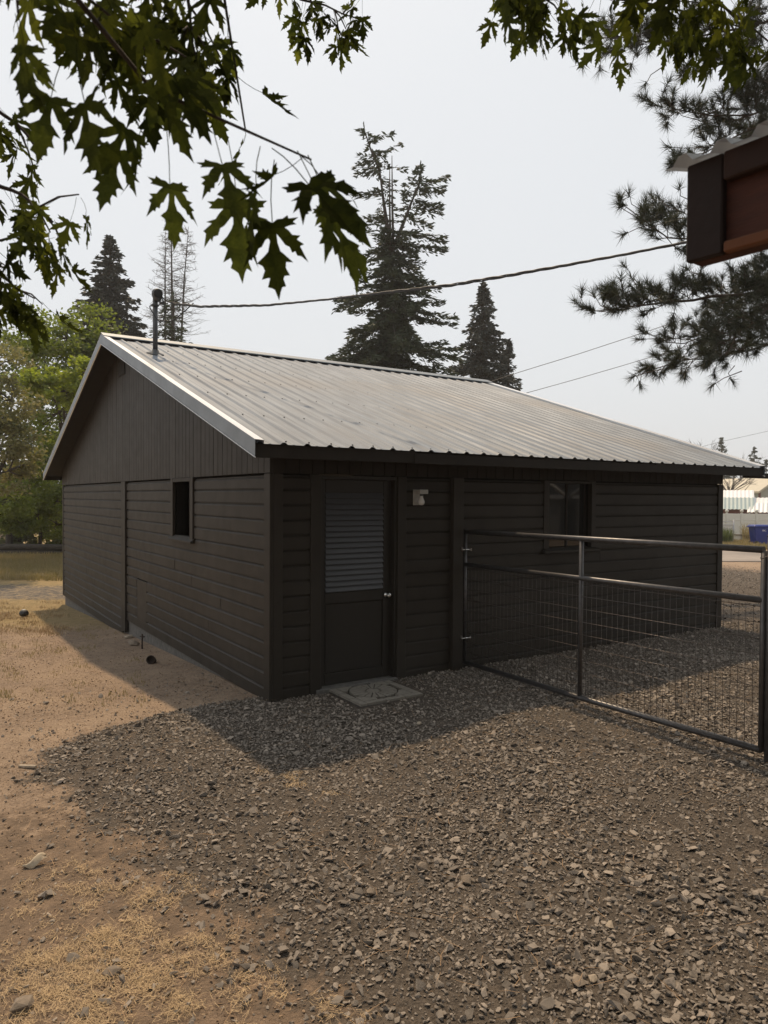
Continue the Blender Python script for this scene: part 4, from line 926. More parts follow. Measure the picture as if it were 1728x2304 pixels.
# ---- silver maple over the camera: single leaves hang from its twigs
half = [(0, 0), (.07, -.05), (.15, -.035), (.23, -.075), (.25, -.03), (.37, -.045), (.315, .02), (.345, .06), (.265, .075), (.17, .10), (.23, .15), (.27, .20), (.38, .215), (.335, .265), (.43, .335), (.375, .36),
        (.455, .56), (.36, .475), (.325, .49), (.30, .425), (.25, .435), (.215, .345), (.16, .315), (.095, .215), (.055, .165), (.055, .27), (.085, .38), (.135, .45), (.255, .555), (.165, .56), (.145, .61), (.20, .73),
        (.115, .72), (.10, .775), (.125, .83), (.07, .845), (.04, .90), (0, 1.02)]
def leaf_mesh(k):
    r = np.random.default_rng(40+k); curl, droop, fold = r.uniform(.2, 1.7), r.uniform(-.2, .9), r.uniform(.1, 1.0)
    pts2 = [np.array(p) for p in half]; bm = bmesh.new(); sx = r.uniform(.72, 1.12)
    def shape(x, y):
        ax = abs(x); z = -curl*ax*ax*.9+fold*ax*.55-droop*y*y*.35+.012*math.sin(26*ax+k)+.015*math.sin(17*y+k*2)
        return Vector((x*sx, -y, z))
    mid_y = [0, .09, .165, .30, .45, .6, .78, 1.02]
    for sgn in (1, -1):
        loop = [p*np.array([sgn, 1])*(1+r.normal(0, .035)) if 0 < i < len(pts2)-1 else p for i, p in enumerate(pts2)]
        vs = [bm.verts.new(shape(*p)) for p in loop]+[bm.verts.new(shape(0, y)) for y in mid_y[-2:0:-1]]
        es = [bm.edges.new((vs[i], vs[(i+1) % len(vs)])) for i in range(len(vs))]
        bmesh.ops.triangle_fill(bm, edges=es, use_beauty=True)
    bmesh.ops.remove_doubles(bm, verts=bm.verts[:], dist=1e-4); bmesh.ops.recalc_face_normals(bm, faces=bm.faces[:])
    # petiole
    pl_ = r.uniform(.55, .9); off = r.normal(0, .08, 2); ring = []
    for q in range(4):
        u = q/3; c = Vector((off[0]*u*u, pl_*u, off[1]*u*u+.06*math.sin(3*u)))
        ring.append([bm.verts.new(c+Vector((.008*math.cos(a), 0, .008*math.sin(a)))) for a in (0, 2.1, 4.2)])
    for q in range(3):
        for j in range(3): bm.faces.new((ring[q][j], ring[q][(j+1) % 3], ring[q+1][(j+1) % 3], ring[q+1][j]))
    me = bpy.data.meshes.new('leaf'); bm.to_mesh(me); bm.free(); me.materials.append(M_leaf_lit if k % 5 == 2 else M_leaf)
    me['top'] = [float(off[0]), float(pl_), float(off[1]+.06*math.sin(3))]; return me
leaves_me = [leaf_mesh(k) for k in range(15)]
mbase = np.array([-5.6, -8.2, float(gz(-5.6, -8.2))-.05])
maple = empty('silver_maple', mbase, 'silver maple overhead whose dark cut leaves hang into the top of the picture', 'tree')
fork = mbase+np.array([.5, .3, 3.1])
MB().tube(spline([mbase, mbase+np.array([.15, .1, 1.6]), fork], 8), list(np.linspace(.30, .22, 8)), 12).build('trunk', M_bark, maple)
leaf_count = [0]
def hang_leaf(branch, top, size, yaw, tilt, roll):
    me = leaves_me[rng.integers(0, len(leaves_me))]; tp = Vector(me['top'])
    R = Euler((tilt, roll, yaw), 'XYZ').to_matrix() @ Matrix(((1, 0, 0), (0, 0, -1), (0, 1, 0)))     # local -y becomes down
    o = bpy.data.objects.new('leaf', me); col.objects.link(o); o.parent = branch
    size *= 1.04
    o.matrix_local = Matrix.Translation(Vector(top)-R@(tp*size)) @ R.to_4x4() @ Matrix.Scale(size, 4); leaf_count[0] += 1
def face_yaw(): return YAW-math.pi/2
def maple_branch(path, r0, r1, leaf_n, size, u0=.1, spread=.9, side_twigs=0, tw=(.10, .25)):
    if np.linalg.norm(np.asarray(path[0])-fork) > 1.5:           # carry the twig back to the fork, over the viewer's head
        q0 = np.asarray(path[0], float); MB().tube(spline([fork, fork*.6+q0*.4+np.array([0, 0, .7]), q0*.85+fork*.15+np.array([0, 0, .35]), q0], 9), list(np.linspace(max(.02, 2.2*r0), r0, 9)), 6).build('limb', M_twig, maple)
    P = spline(path, 16); mb = MB().tube(P, list(np.linspace(r0, r1, 16)), 7)
    nodes = []
    for k in range(leaf_n):
        u = (u0+(1-u0)*(k+rng.uniform(0, .9))/leaf_n)*15; u = min(u, 14.99); i = int(u); nodes.append(P[i]*(1-u+i)+P[i+1]*(u-i))
    for k in range(side_twigs):
        u = rng.uniform(u0, .95)*15; i = int(u); s = P[i]; d = (P[i+1]-P[i]); d = d/np.linalg.norm(d)*.8+rng.normal(0, .6, 3); d[2] = d[2]*.5-.25
        d /= np.linalg.norm(d); e = s+d*rng.uniform(*tw); mb.tube([s, (s+e)/2+np.array([0, 0, .01]), e], [.003, .0025, .0018], 5, False)
        nodes += [e, e, s*.4+e*.6]
    br = mb.build('branch', M_twig, maple)
    for nd in nodes:
        hang_leaf(br, nd+rng.normal(0, .004, 3), rng.uniform(*size), face_yaw()+rng.normal(0, spread), rng.normal(0, .4), rng.normal(0, .45))
    return br
A = at
root = fork
def zp1(x, y, d): return at(x*.5208, y*.5208, d)
# main low branch crossing the upper left
b1_ = maple_branch([fork, (fork+zp1(100, -250, 1.0))/2+np.array([0, 0, .4]), zp1(100, -250, 1.0), zp1(230, 0, 1.1), zp1(340, 120, 1.12), zp1(440, 210, 1.14), zp1(560, 290, 1.16), zp1(660, 390, 1.18), zp1(760, 470, 1.2), zp1(860, 540, 1.2), zp1(980, 610, 1.2), zp1(1080, 670, 1.2), zp1(1200, 690, 1.2), zp1(1345, 690, 1.17)], .03, .0016, 25, (.07, .11), .60, 1.3, 4, (.05, .12))
for (x, y, s, yw, tl, rl, d) in ((985, 605, .118, .1, -.08, -.06, 1.2), (1185, 690, .118, -.1, -.1, -.08, 1.2), (1235, 640, .125, .9, -.5, -.7, 1.18), (1285, 650, .128, 1.2, -.35, -.75, 1.16), (1175, 640, .125, .5, -.7, -.5, 1.15), (1330, 670, .13, .7, -.25, -.4, 1.15),
                                 (300, 200, .10, .3, -.1, .2, 1.13), (330, 190, .115, -.5, -.2, -.3, 1.13), (720, 560, .10, .8, -.1, -.1, 1.19), (600, 430, .10, .2, -.1, .3, 1.18), (620, 160, .12, .4, -.4, -.4, 1.15), (520, 60, .12, .9, -.3, -.5, 1.13), (560, 20, .125, -.4, -.3, -.5, 1.12)):
    hang_leaf(b1_, at(x*.5208, y*.5208, d), s, face_yaw()+yw, tl, rl)
maple_branch([zp1(-60, -420, 1.0), zp1(150, -160, 1.2), zp1(330, -40, 1.3), zp1(470, 60, 1.34), zp1(590, 170, 1.36), zp1(690, 290, 1.38)], .006, .0018, 15, (.07, .105), .25, 1.2, 4, (.05, .12))
# middle cluster hanging from the top edge
maple_branch([fork+np.array([.3, .4, .8]), zp1(900, -700, 1.3), zp1(930, -150, 1.6), zp1(985, 60, 1.62), zp1(1020, 230, 1.63), zp1(1040, 420, 1.62), zp1(1060, 560, 1.6)], .02, .002, 25, (.065, .10), .55, 1.2, 7, (.05, .14))
maple_branch([zp1(800, -400, 1.5), zp1(800, -100, 1.6), zp1(820, 60, 1.6), zp1(830, 180, 1.6), zp1(850, 260, 1.6)], .006, .002, 12, (.07, .10), .35, 1.1, 5, (.05, .12))
maple_branch([zp1(650, -300, 1.5), zp1(640, -120, 1.6), zp1(700, -20, 1.7), zp1(760, 60, 1.75)], .006, .002, 9, (.07, .09), .3, 1.1, 3, (.05, .12))
maple_branch([zp1(1150, -300, 2.2), zp1(1240, -60, 2.4), zp1(1300, 0, 2.45), zp1(1400, 20, 2.5), zp1(1480, 60, 2.5), zp1(1560, 85, 2.5)], .006, .002, 13, (.065, .09), .3, 1.1, 5, (.06, .14))
# left edge clusters
maple_branch([zp1(-400, 50, 1.5), zp1(-150, 330, 1.8), zp1(-60, 440, 1.85), zp1(20, 500, 1.9), zp1(80, 540, 1.9), zp1(140, 610, 1.9), zp1(180, 690, 1.9)], .012, .002, 9, (.065, .09), .35, 1.3, 4, (.06, .16))
maple_branch([zp1(-350, 500, 1.6), zp1(-120, 740, 1.75), zp1(-20, 800, 1.8), zp1(80, 830, 1.8), zp1(170, 900, 1.8), zp1(230, 960, 1.8)], .010, .002, 9, (.065, .09), .3, 1.3, 4, (.06, .16))
maple_branch([zp1(-300, 900, 1.9), zp1(-120, 1080, 2.0), zp1(-20, 1150, 2.05), zp1(60, 1240, 2.1), zp1(150, 1290, 2.15)], .008, .002, 12, (.07, .10), .3, 1.1, 6, (.05, .13))
maple_branch([zp1(-300, 1000, 1.7), zp1(-100, 1020, 1.75), zp1(0, 1040, 1.8), zp1(100, 1010, 1.8)], .007, .002, 6, (.07, .095), .3, 1.2, 2, (.05, .12))
# upper right cluster
maple_branch([at(1000, -300, 1.8), at(1150, -60, 2.1), at(1230, 0, 2.15), at(1300, -10, 2.2), at(1420, 0, 2.25), at(1560, 30, 2.3), at(1700, 70, 2.3)], .008, .002, 24, (.065, .095), .3, 1.1, 12, (.06, .16))
maple_branch([at(1300, -300, 1.9), at(1500, -80, 2.0), at(1620, 10, 2.1), at(1690, 60, 2.1), at(1760, 120, 2.1)], .007, .002, 16, (.07, .10), .3, 1.1, 9, (.06, .16))
maple_branch([at(1050, -260, 2.0), at(1150, -70, 2.1), at(1180, 0, 2.15), at(1205, 40, 2.2)], .005, .002, 9, (.06, .085), .4, 1.1, 3, (.04, .1))
# rest of the crown, out of view; clumps over the yard added to darken the front wall
C = []
for (c, r, k) in (((-5.2, -9.5, 6.2), 2.9, 3200), ((-2.2, -9.2, 6.8), 2.7, 3200), ((-4.2, -7.8, 7.6), 2.3, 2400), ((.2, -9.3, 5.8), 2.2, 2400), ((-3.2, -11, 5.6), 2.8, 2600), ((-7.2, -8.2, 5.8), 2.2, 2000), ((-1.2, -7.6, 7.2), 1.8, 1600), ((-1.5, -4.6, 7.2), 2.0, 2600), ((1.8, -5.0, 7.4), 2.0, 2600), ((-4.6, -4.6, 7.0), 2.0, 2000), ((4.8, -5.6, 7.0), 1.9, 2200)):
    u = rng.normal(size=(60, 3)); u /= np.linalg.norm(u, axis=1, keepdims=True); cc = np.array(c)+u*r*rng.uniform(.3, 1, (60, 1))
    C.append(cc[rng.integers(0, 60, k)]+rng.normal(0, .38, (k, 3)))
    MB().tube(spline([fork, (fork+np.array(c))/2+rng.normal(0, .2, 3), c], 6), list(np.linspace(.14, .03, 6)), 7).build('limb', M_bark, maple)
C = np.concatenate(C); dq = (C-EYE)@fwd; el = (C[:, 2]-EYE[2])/np.maximum(dq, .01); C = C[(dq < .3) | (el > .86)]
m = len(C); d = rng.normal(size=(m, 3)); d[:, 2] -= .6
v, f = diamonds(C, d, rng.uniform(.12, .2, m), rng.uniform(.09, .14, m))
tag(link('crown', mesh_np('crown', v, f), M_leaf, maple), kind='stuff')

# unseen trees added behind the viewpoint to keep sky light off the front wall
def big_crown(name, label, base, blobs, k):
    t = empty(name, base, label, 'tree'); base = np.asarray(base, float); fk = base+np.array([0, 0, 2.6])
    MB().tube(spline([base, base+np.array([.1, 0, 1.4]), fk], 6), list(np.linspace(.30, .22, 6)), 10).build('trunk', M_bark, t)
    C = []
    for (c, r) in blobs:
        u = rng.normal(size=(70, 3)); u /= np.linalg.norm(u, axis=1, keepdims=True); cc = np.array(c)+u*r*rng.uniform(.25, 1, (70, 1))
        C.append(cc[rng.integers(0, 70, k)]+rng.normal(0, .36, (k, 3)))
        MB().tube(spline([fk, (fk+np.array(c))/2+rng.normal(0, .2, 3), c], 6), list(np.linspace(.14, .03, 6)), 7).build('limb', M_bark, t)
    C = np.concatenate(C); dq = (C-EYE)@fwd; lq = np.abs((C-EYE)@rr); el = (C[:, 2]-EYE[2])/np.maximum(dq, .01); C = C[(dq < .3) | (el > 1.0) | (lq > dq*.75)]
    m = len(C); d = rng.normal(size=(m, 3)); d[:, 2] -= .6
    v, f = diamonds(C, d, rng.uniform(.16, .26, m), rng.uniform(.12, .18, m)); tag(link('crown', mesh_np('crown', v, f), M_lf3, t), kind='stuff')
big_crown('added_shade_tree', 'unseen tree added behind the viewer at right to darken the front wall', (4.6, -12.2, -.05), [((4.6, -11.5, 5.0), 3.0), ((7.4, -11.2, 5.2), 2.6), ((2.2, -11.8, 4.6), 2.5), ((4.6, -10.8, 8.2), 2.8), ((1.2, -10.8, 8.0), 2.4), ((8.2, -12, 8.0), 2.4), ((5, -12, 10.5), 2.6)], 2600)
big_crown('added_shade_tree', 'unseen tree added behind the viewer at left to darken the front wall', (-9.5, -12.5, -.05), [((-9.5, -12, 5.2), 3.0), ((-7, -12.6, 4.2), 2.4), ((-6.4, -12.4, 8.5), 2.8), ((-12, -12, 5.5), 2.4), ((-9.5, -12.5, 8.5), 2.6)], 2600)

# ================================================================ RED SHELTER at the right edge
Ac = at(1556, 594, 1.45); Bc = at(1728, 594, 1.33); ed = (Bc-Ac)*np.array([1, 1, 0]); ed /= np.linalg.norm(ed)
inn = np.array([-ed[1], ed[0], 0]);
if np.dot(inn, rgt) < 0: inn = -inn
zb_ = float(Ac[2]); Z3 = np.array([0, 0, 1.])
sh = empty('red_shelter', (Ac[0]+ed[0]*1.5+inn[0]*1.2, Ac[1]+ed[1]*1.5+inn[1]*1.2, 0.), 'dark red wooden shelter eave with corrugated sheet roof at the right edge', 'shelter')
def plank(name, m, s0, s1, i0, i1, z0, z1, bevel=.003, zslope=0):
    c = Ac+ed*(s0+s1)/2+inn*(i0+i1)/2; c = np.array([c[0], c[1], zb_+(z0+z1)/2])
    return MB().obox(c, ed*(s1-s0)/2, inn*(i1-i0)/2, Z3*(z1-z0)/2).build(name, m, sh, bevel)
RISE = .25; M_rafter2 = mat('orange_ledger', (.16, .062, .026), (.11, .042, .018), rough=.85, scale=6, bump=.003, bscale=30); M_red2 = mat('brown_batten', (.036, .014, .008), (.022, .009, .006), rough=.85, scale=6, bump=.003, bscale=30)
def sloped(name, m, s0, s1, i0, i1, z0, z1):
    q = lambda s_, i_, z_: np.array([Ac[0]+ed[0]*s_+inn[0]*i_, Ac[1]+ed[1]*s_+inn[1]*i_, zb_+z_+RISE*i_])
    MB().prism([q(s0, i0, z0), q(s0, i1, z0), q(s0, i1, z1), q(s0, i0, z1)], 0, ed*(s1-s0)).build(name, m, sh)
plank('fascia', M_red, .0, 3.4, .0, .038, 0, .188)
plank('end_trim', M_redd, -.002, .072, -.019, -.0005, -.001, .190)
plank('ledger', M_rafter2, .075, 3.35, -.020, -.0005, -.001, .020)
plank('upper_batten', M_red2, .075, 3.35, -.024, -.0005, .135, .189)
for k in range(4): sloped('rafter', M_rafter, .70+k*.82, .738+k*.82, .039, 1.95, .02, .165)
sloped('purlin', M_rafter, .0, 3.36, .30, .34, .166, .190)
sloped('purlin', M_rafter, .0, 3.36, 1.2, 1.24, .166, .190)
for (a, b_) in ((1.6, .1), (3.2, .1), (1.6, 1.8), (3.2, 1.8)):
    c = Ac+ed*a+inn*(b_+.05); MB().box(c[0]-.05, c[0]+.05, c[1]-.05, c[1]+.05, float(gz(c[0], c[1]))-.05, zb_+.015+RISE*b_).build('post', M_red, sh, .004)
sp = .0775
for k in range(5):
    vs = []; s0 = -.035+k*.70; prof = []; q = s0
    while q < s0+.70+.02:
        for dx, h in ((0, 0), (.018, .0), (.030, .017), (.046, .018), (.060, .0)): prof.append((q+dx, h))
        q += sp
    for i_ in (-.045, 2.0):
        for (s_, h) in prof: c = Ac+ed*s_+inn*i_; vs.append((c[0], c[1], zb_+.197+RISE*i_*.98+h+k*.0015))
    n = len(prof); MB().add(vs, [(j, j+1, n+j+1, n+j) for j in range(n-1)]).build('roof_sheet', M_sheet, sh)

# ================================================================ WIRES
def cable(name, pts, r, label, strands=1, pitch=.55):
    P = spline(pts, 160); t = empty(name, P[0], label, 'cable') if strands > 1 else None
    if strands == 1:
        return tag(MB().tube(spline(pts, 40), r, 5).build(name, M_cable), label, 'cable')
    L_ = np.r_[0, np.cumsum(np.linalg.norm(np.diff(P, axis=0), axis=1))]
    for k in range(strands):
        ph = 2*math.pi*L_/pitch+k*2*math.pi/strands; wob = 1+.35*np.sin(L_*1.7)
        Q = P+np.stack([np.cos(ph)*.3, np.cos(ph)*.3, np.sin(ph)], -1)*(r*1.05*wob)[:, None]
        MB().tube(Q, r*(1 if k else .8), 5).build('strand', M_cable, t)
a_ = np.array([.30, 4.05, 4.545]); e_ = at(1554, 543, 6.2); pts = [a_]
for (px, py) in ((448, 690), (600, 687), (735, 674), (870, 658), (1013, 642), (1150, 619), (1300, 592), (1430, 568)):
    # where that bearing crosses the vertical plane through both ends
    d = fwd+(px-864)/FPX*rr+(1152-py)/FPX*uu; n_ = np.cross(e_-a_, Z3); pts.append(EYE+d*np.dot(a_-EYE, n_)/np.dot(d, n_))
pts += [e_, e_+(e_-a_)*.25+np.array([0, 0, .25]), e_+(e_-a_)*.6+np.array([0, 0, .9])]
cable('service_drop', pts, .0085, 'twisted black service cable sagging from the mast across the sky', 3)
cable('utility_wire', [at(1040, 878, 27), at(1100, 860, 27), at(1176, 835, 27), at(1300, 797, 27), at(1422, 757, 27), at(1600, 698, 27), at(1800, 625, 27), at(2300, 440, 27)], .012, 'thin wire crossing the sky upper of the two right of the dense spruce')
cable('utility_wire', [at(1120, 902, 29), at(1178, 886, 29), at(1290, 855, 29), at(1410, 820, 29), at(1600, 762, 29), at(1800, 697, 29), at(2300, 520, 29)], .012, 'thin wire crossing the sky lower of the two right of the dense spruce')
cable('utility_wire', [at(1560, 1010, 70), at(1630, 992, 70), at(1728, 970, 70), at(1900, 930, 70)], .016, 'faint distant wire above the small far spruces')

# ================================================================ BEYOND THE ROAD
def P3(r, d, z): q = p0(r, d); return np.array([q[0], q[1], z])
R_ = np.array([rgt[0], rgt[1], 0]); F_ = np.array([math.cos(YAW), math.sin(YAW), 0])
def hz(py, d): return float(EYE[2]+d*((1152-py)/FPX+math.tan(PITCH)))
def lat_(px, d): return (px-864)/FPX*d
# vinyl fence
d = 45.; z0, z1 = hz(1215, d), hz(1149.5, d)
fence = empty('vinyl_fence', P3(lat_(1660, d), d, z0), 'white vinyl privacy fence with ball topped posts behind the blue bin', 'fence')
k = 0
for pxp in np.arange(1602, 1800, 33.5):
    r = lat_(pxp, d); c = P3(r, d, 0); MB().obox(c+Z3*(z0+z1)/2, R_*.065, F_*.065, Z3*(z1-z0)/2).build('post', M_white, fence, .01)
    MB().lathe([(.07, 0), (.03, .03), (.085, .06), (.11, .13), (.085, .20), (.02, .23)], c+Z3*z1, 12).build('ball_cap', M_white, fence)
    r2 = lat_(pxp+33.5, d); cm = P3((r+r2)/2, d, 0); w = (r2-r)/2-.066
    MB().obox(cm+Z3*(z0+(z1-z0)*.39), R_*w, F_*.02, Z3*(z1-z0)*.37).build('panel', M_white, fence)
    MB().obox(cm+Z3*(z1-.2), R_*w, F_*.016, Z3*.17).build('upper_panel', M_white, fence)
    for zz_ in (z1-.42, z0+.06): MB().obox(cm+Z3*zz_, R_*w, F_*.035, Z3*.045).build('rail', M_white, fence, .008)
# low wall in front of it
d = 43.; w0 = empty('low_wall', P3(lat_(1670, d), d, hz(1213, d)), 'low pale block wall in front of the vinyl fence', 'wall')
for k, (a, b_) in enumerate(((1600, 1653), (1653.5, 1668), (1668.5, 1679), (1679.5, 1693), (1693.5, 1740))):
    zl, zh = hz(1214, d), hz(1199+k*.6, d); ra, rb = lat_(a, d), lat_(b_, d)
    MB().obox(P3((ra+rb)/2, d, (zl+zh)/2), R_*(rb-ra)/2, F_*.12, Z3*(zh-zl)/2).build('block', M_white, w0, .02)
    MB().obox(P3((ra+rb)/2, d, zh+.035), R_*((rb-ra)/2+.0), F_*.17, Z3*.034).build('coping', M_paver, w0, .01)
# chain link
d = 41.; cl = empty('chain_link_fence', P3(lat_(1650, d), d, hz(1218, d)), 'short chain link fence ending at a steel post left of the bin', 'fence')
for pxp in (1651, 1610): MB().tube([P3(lat_(pxp, d), d, hz(1219, d)), P3(lat_(pxp, d), d, hz(1165, d))], .045, 8).build('post', M_galv, cl)
for pyp in (1169, 1176): MB().tube([P3(lat_(1600, d), d, hz(pyp, d)), P3(lat_(1651, d), d, hz(pyp, d))], .022, 6).build('top_rail', M_galv, cl)
mb = MB()
for k in range(40):
    r = lat_(1598+k*1.3, d); zl, zh = hz(1216, d), hz(1176, d)
    for s in (-1, 1):
        if lat_(1600, d) < r < lat_(1650, d): mb.tube([P3(r, d, zl), P3(np.clip(r+s*(zh-zl)*.6, lat_(1599, d), lat_(1650.5, d)), d+.01*s, zl+(zh-zl)*min(1, abs(np.clip(r+s*(zh-zl)*.6, lat_(1599, d), lat_(1650.5, d))-r)/((zh-zl)*.6)))], .007, 3, False)
tag(mb.build('mesh', M_galv, cl), kind='stuff')
# blue bin
d = 38.; zb0, zb1 = hz(1221.5, d), hz(1176, d); rc = lat_(1710, d)
bin_ = empty('wheelie_bin', P3(rc, d, zb0), 'blue plastic wheeled refuse bin with lid across the road', 'bin')
def frus(z0, z1, w0_, w1_, d0_, d1_):
    vs = []
    for z, w, dp in ((z0, w0_, d0_), (z1, w1_, d1_)):
        for s, t_ in ((-1, -1), (1, -1), (1, 1), (-1, 1)): vs.append(P3(rc+s*w, d+t_*dp, z))
    return MB().add(vs, [(3, 2, 1, 0), (4, 5, 6, 7), (0, 1, 5, 4), (1, 2, 6, 5), (2, 3, 7, 6), (3, 0, 4, 7)])
H_ = zb1-zb0
frus(zb0, zb1-.12, .33, .43, .26, .34).build('body', M_bin, bin_, .03); frus(zb1-.13, zb1-.07, .46, .47, .37, .38).build('rim', M_bin, bin_, .012)
frus(zb1-.069, zb1+.02, .49, .40, .40, .30).build('lid', M_bin, bin_, .02)
MB().tube([P3(rc-.58, d-.2, zb1-.10), P3(rc-.58, d+.2, zb1-.10)], .022, 8).build('handle', M_bin, bin_)
for s in (-.22, .22): MB().obox(P3(rc-.51, d+s, zb1-.09), R_*.08, F_*.02, Z3*.018).build('handle_bracket', M_bin, bin_)
MB().obox(P3(rc-.40, d-.24, zb0+H_*.62), R_*.035, F_*.03, Z3*.13).build('grip_rib', M_bin, bin_, .008)
for dx in (-.30,):
    for s in (-1, 1): MB().lathe([(.10, -.03), (.125, -.02), (.125, .02), (.10, .03)], P3(rc+dx, d+s*.30, zb0+.12), 16, F_).build('wheel', M_black, bin_)
cu = bpy.data.curves.new('print', 'FONT'); cu.body = 'IBC..'; cu.size = .13; cu.extrude = .001
cu.body = 'RK..'
to = bpy.data.objects.new('print_src', cu); col.objects.link(to); dg = bpy.context.evaluated_depsgraph_get(); tme = bpy.data.meshes.new_from_object(to.evaluated_get(dg)); col.objects.unlink(to); bpy.data.objects.remove(to)
Mx = Matrix(((R_[0], 0, -F_[0], 0), (R_[1], 0, -F_[1], 0), (0, 1, 0, 0), (0, 0, 0, 1))); pp = P3(rc-.06, d-.40, zb1-.32)
tme.transform(Matrix.Translation(Vector(pp)) @ Mx); tme.materials.clear(); tme.materials.append(M_text); link('print', tme, None, bin_)

# gambrel sheds
P3w = P3
def gambrel(px0, px1, d, py_ridge, py_break, py_eave, py_base, label, wall_m, low_m, depth=5., inset=9):
    cx0 = lat_((px0+px1)/2, d); th_ = math.atan2(cx0, d); c_, s_ = math.cos(th_), math.sin(th_)
    RR_ = R_*c_-F_*s_; FF_ = F_*c_+R_*s_; O_ = P3w(cx0, d, 0)-RR_*cx0-FF_*d
    def P3(r, y, z): return O_+RR_*r+FF_*y+Z3*z
    g_ = empty('gambrel_shed', P3(lat_((px0+px1)/2, d), d, hz(py_base, d)), label, 'shed', 'gambrel sheds beyond the fence')
    r0, r1 = lat_(px0, d), lat_(px1, d); ze, zbk, zr = hz(py_eave, d), hz(py_break, d), hz(py_ridge, d); zb = -.8
    ye, yb_, yr = -.02, .9, depth/2
    W = [(ye, ze), (yb_, zbk), (yr, zr), (depth-yb_, zbk), (depth-ye, ze)]
    prof = [P3(0, d+.25, zb), P3(0, d+.25, ze)]+[P3(0, d+y_, z_-.05) for y_, z_ in W[1:4]]+[P3(0, d+depth-.25, ze), P3(0, d+depth-.25, zb)]
    MB().prism([p_ for p_ in prof], RR_*(r0+.15), RR_*(r1-r0-.3)).build('wall', wall_m, g_)
    segs = list(zip(W[:-1], W[1:]))
    for i, ((ya, za), (yb2, zb2)) in enumerate(segs):
        n_ = max(2, int((r1-r0)/.30)); vs = []; fs = []
        for k in range(n_*2+1):
            rr_ = r0+(r1-r0)*k/(n_*2); h = .045*(k % 2)
            for (y_, z_) in ((ya, za), (yb2, zb2)): vs.append(P3(rr_, d+y_-h*.6, z_+h))
        fs = [(2*k, 2*k+2, 2*k+3, 2*k+1) for k in range(n_*2)]
        MB().add(vs, fs).build('roof_slope', low_m if i in (0, 3) else M_whroof, g_)
    for rr_ in (r0+.16, r1-.16): MB().obox(P3(rr_, d+.25, (ze+zb)/2), RR_*.06, FF_*.05, Z3*(ze-zb)/2).build('corner_trim', M_white, g_)
    return g_
gambrel(1560, 1690, 60., 1098, 1115, 1141.5, 1160, 'gambrel shed with teal lower roof and red wall beyond the fence', M_barn, M_tealroof)
gambrel(1688, 1800, 58., 1115, 1127.5, 1148.5, 1160, 'gambrel shed with white roof cut by the right edge beyond the fence', M_barn, M_whroof)
# big tan metal building
d = 92.; tb_ = empty('metal_building', P3(lat_(1700, d), d, -1.), 'large tan roofed metal building far behind the gambrel sheds', 'building')
r0, r1 = lat_(1590, d), lat_(1708, d); zr, ze = hz(1071, d), hz(1103.5, d); yr = 9.
MB().prism([P3(0, d+.3, -1.2), P3(0, d+.3, ze-.05), P3(0, d+yr, zr-.15), P3(0, d+2*yr-.3, ze-.05), P3(0, d+2*yr-.3, -1.2)], R_*r0, R_*(r1-r0-.2)).build('wall', M_wall2, tb_)
for (a, b_) in (((d, ze), (d+yr, zr)), ((d+yr, zr), (d+2*yr, ze))):
    n_ = 26; vs = []
    for k in range(n_*2+1):
        rr_ = r0+(r1-r0)*k/(2*n_)
        for y_, z_ in (a, b_): vs.append(P3(rr_, y_, z_+.05*(k % 2)))
    MB().add(vs, [(2*k, 2*k+2, 2*k+3, 2*k+1) for k in range(2*n_)]).build('roof_slope', M_tan, tb_)
# gable wing to the right
r2 = lat_(1790, d-4); r1b = lat_(1709, d-4); dm = (r1b+r2)/2
wg = [P3(r1b, d-4, -1.2), P3(r1b, d-4, ze), P3(dm, d-4, zr-.3), P3(r2, d-4, ze), P3(r2, d-4, -1.2)]
MB().prism(wg, 0, F_*14).build('gable_wall', M_wall2, tb_)
for (a, b_) in (((r1b-.3, ze-.1), (dm, zr-.1)), ((dm, zr-.1), (r2+.3, ze-.1))):
    MB().prism([P3(a[0], d-4.4, a[1]), P3(b_[0], d-4.4, b_[1]), P3(b_[0], d-4.4, b_[1]+.25), P3(a[0], d-4.4, a[1]+.25)], 0, F_*15).build('gable_roof', M_tan, tb_)
MB().obox(P3(r1b-.06, d-4.05, (ze-1.2)/2), R_*.12, F_*.05, Z3*(ze+1.2)/2).build('corner_trim', M_barn, tb_)

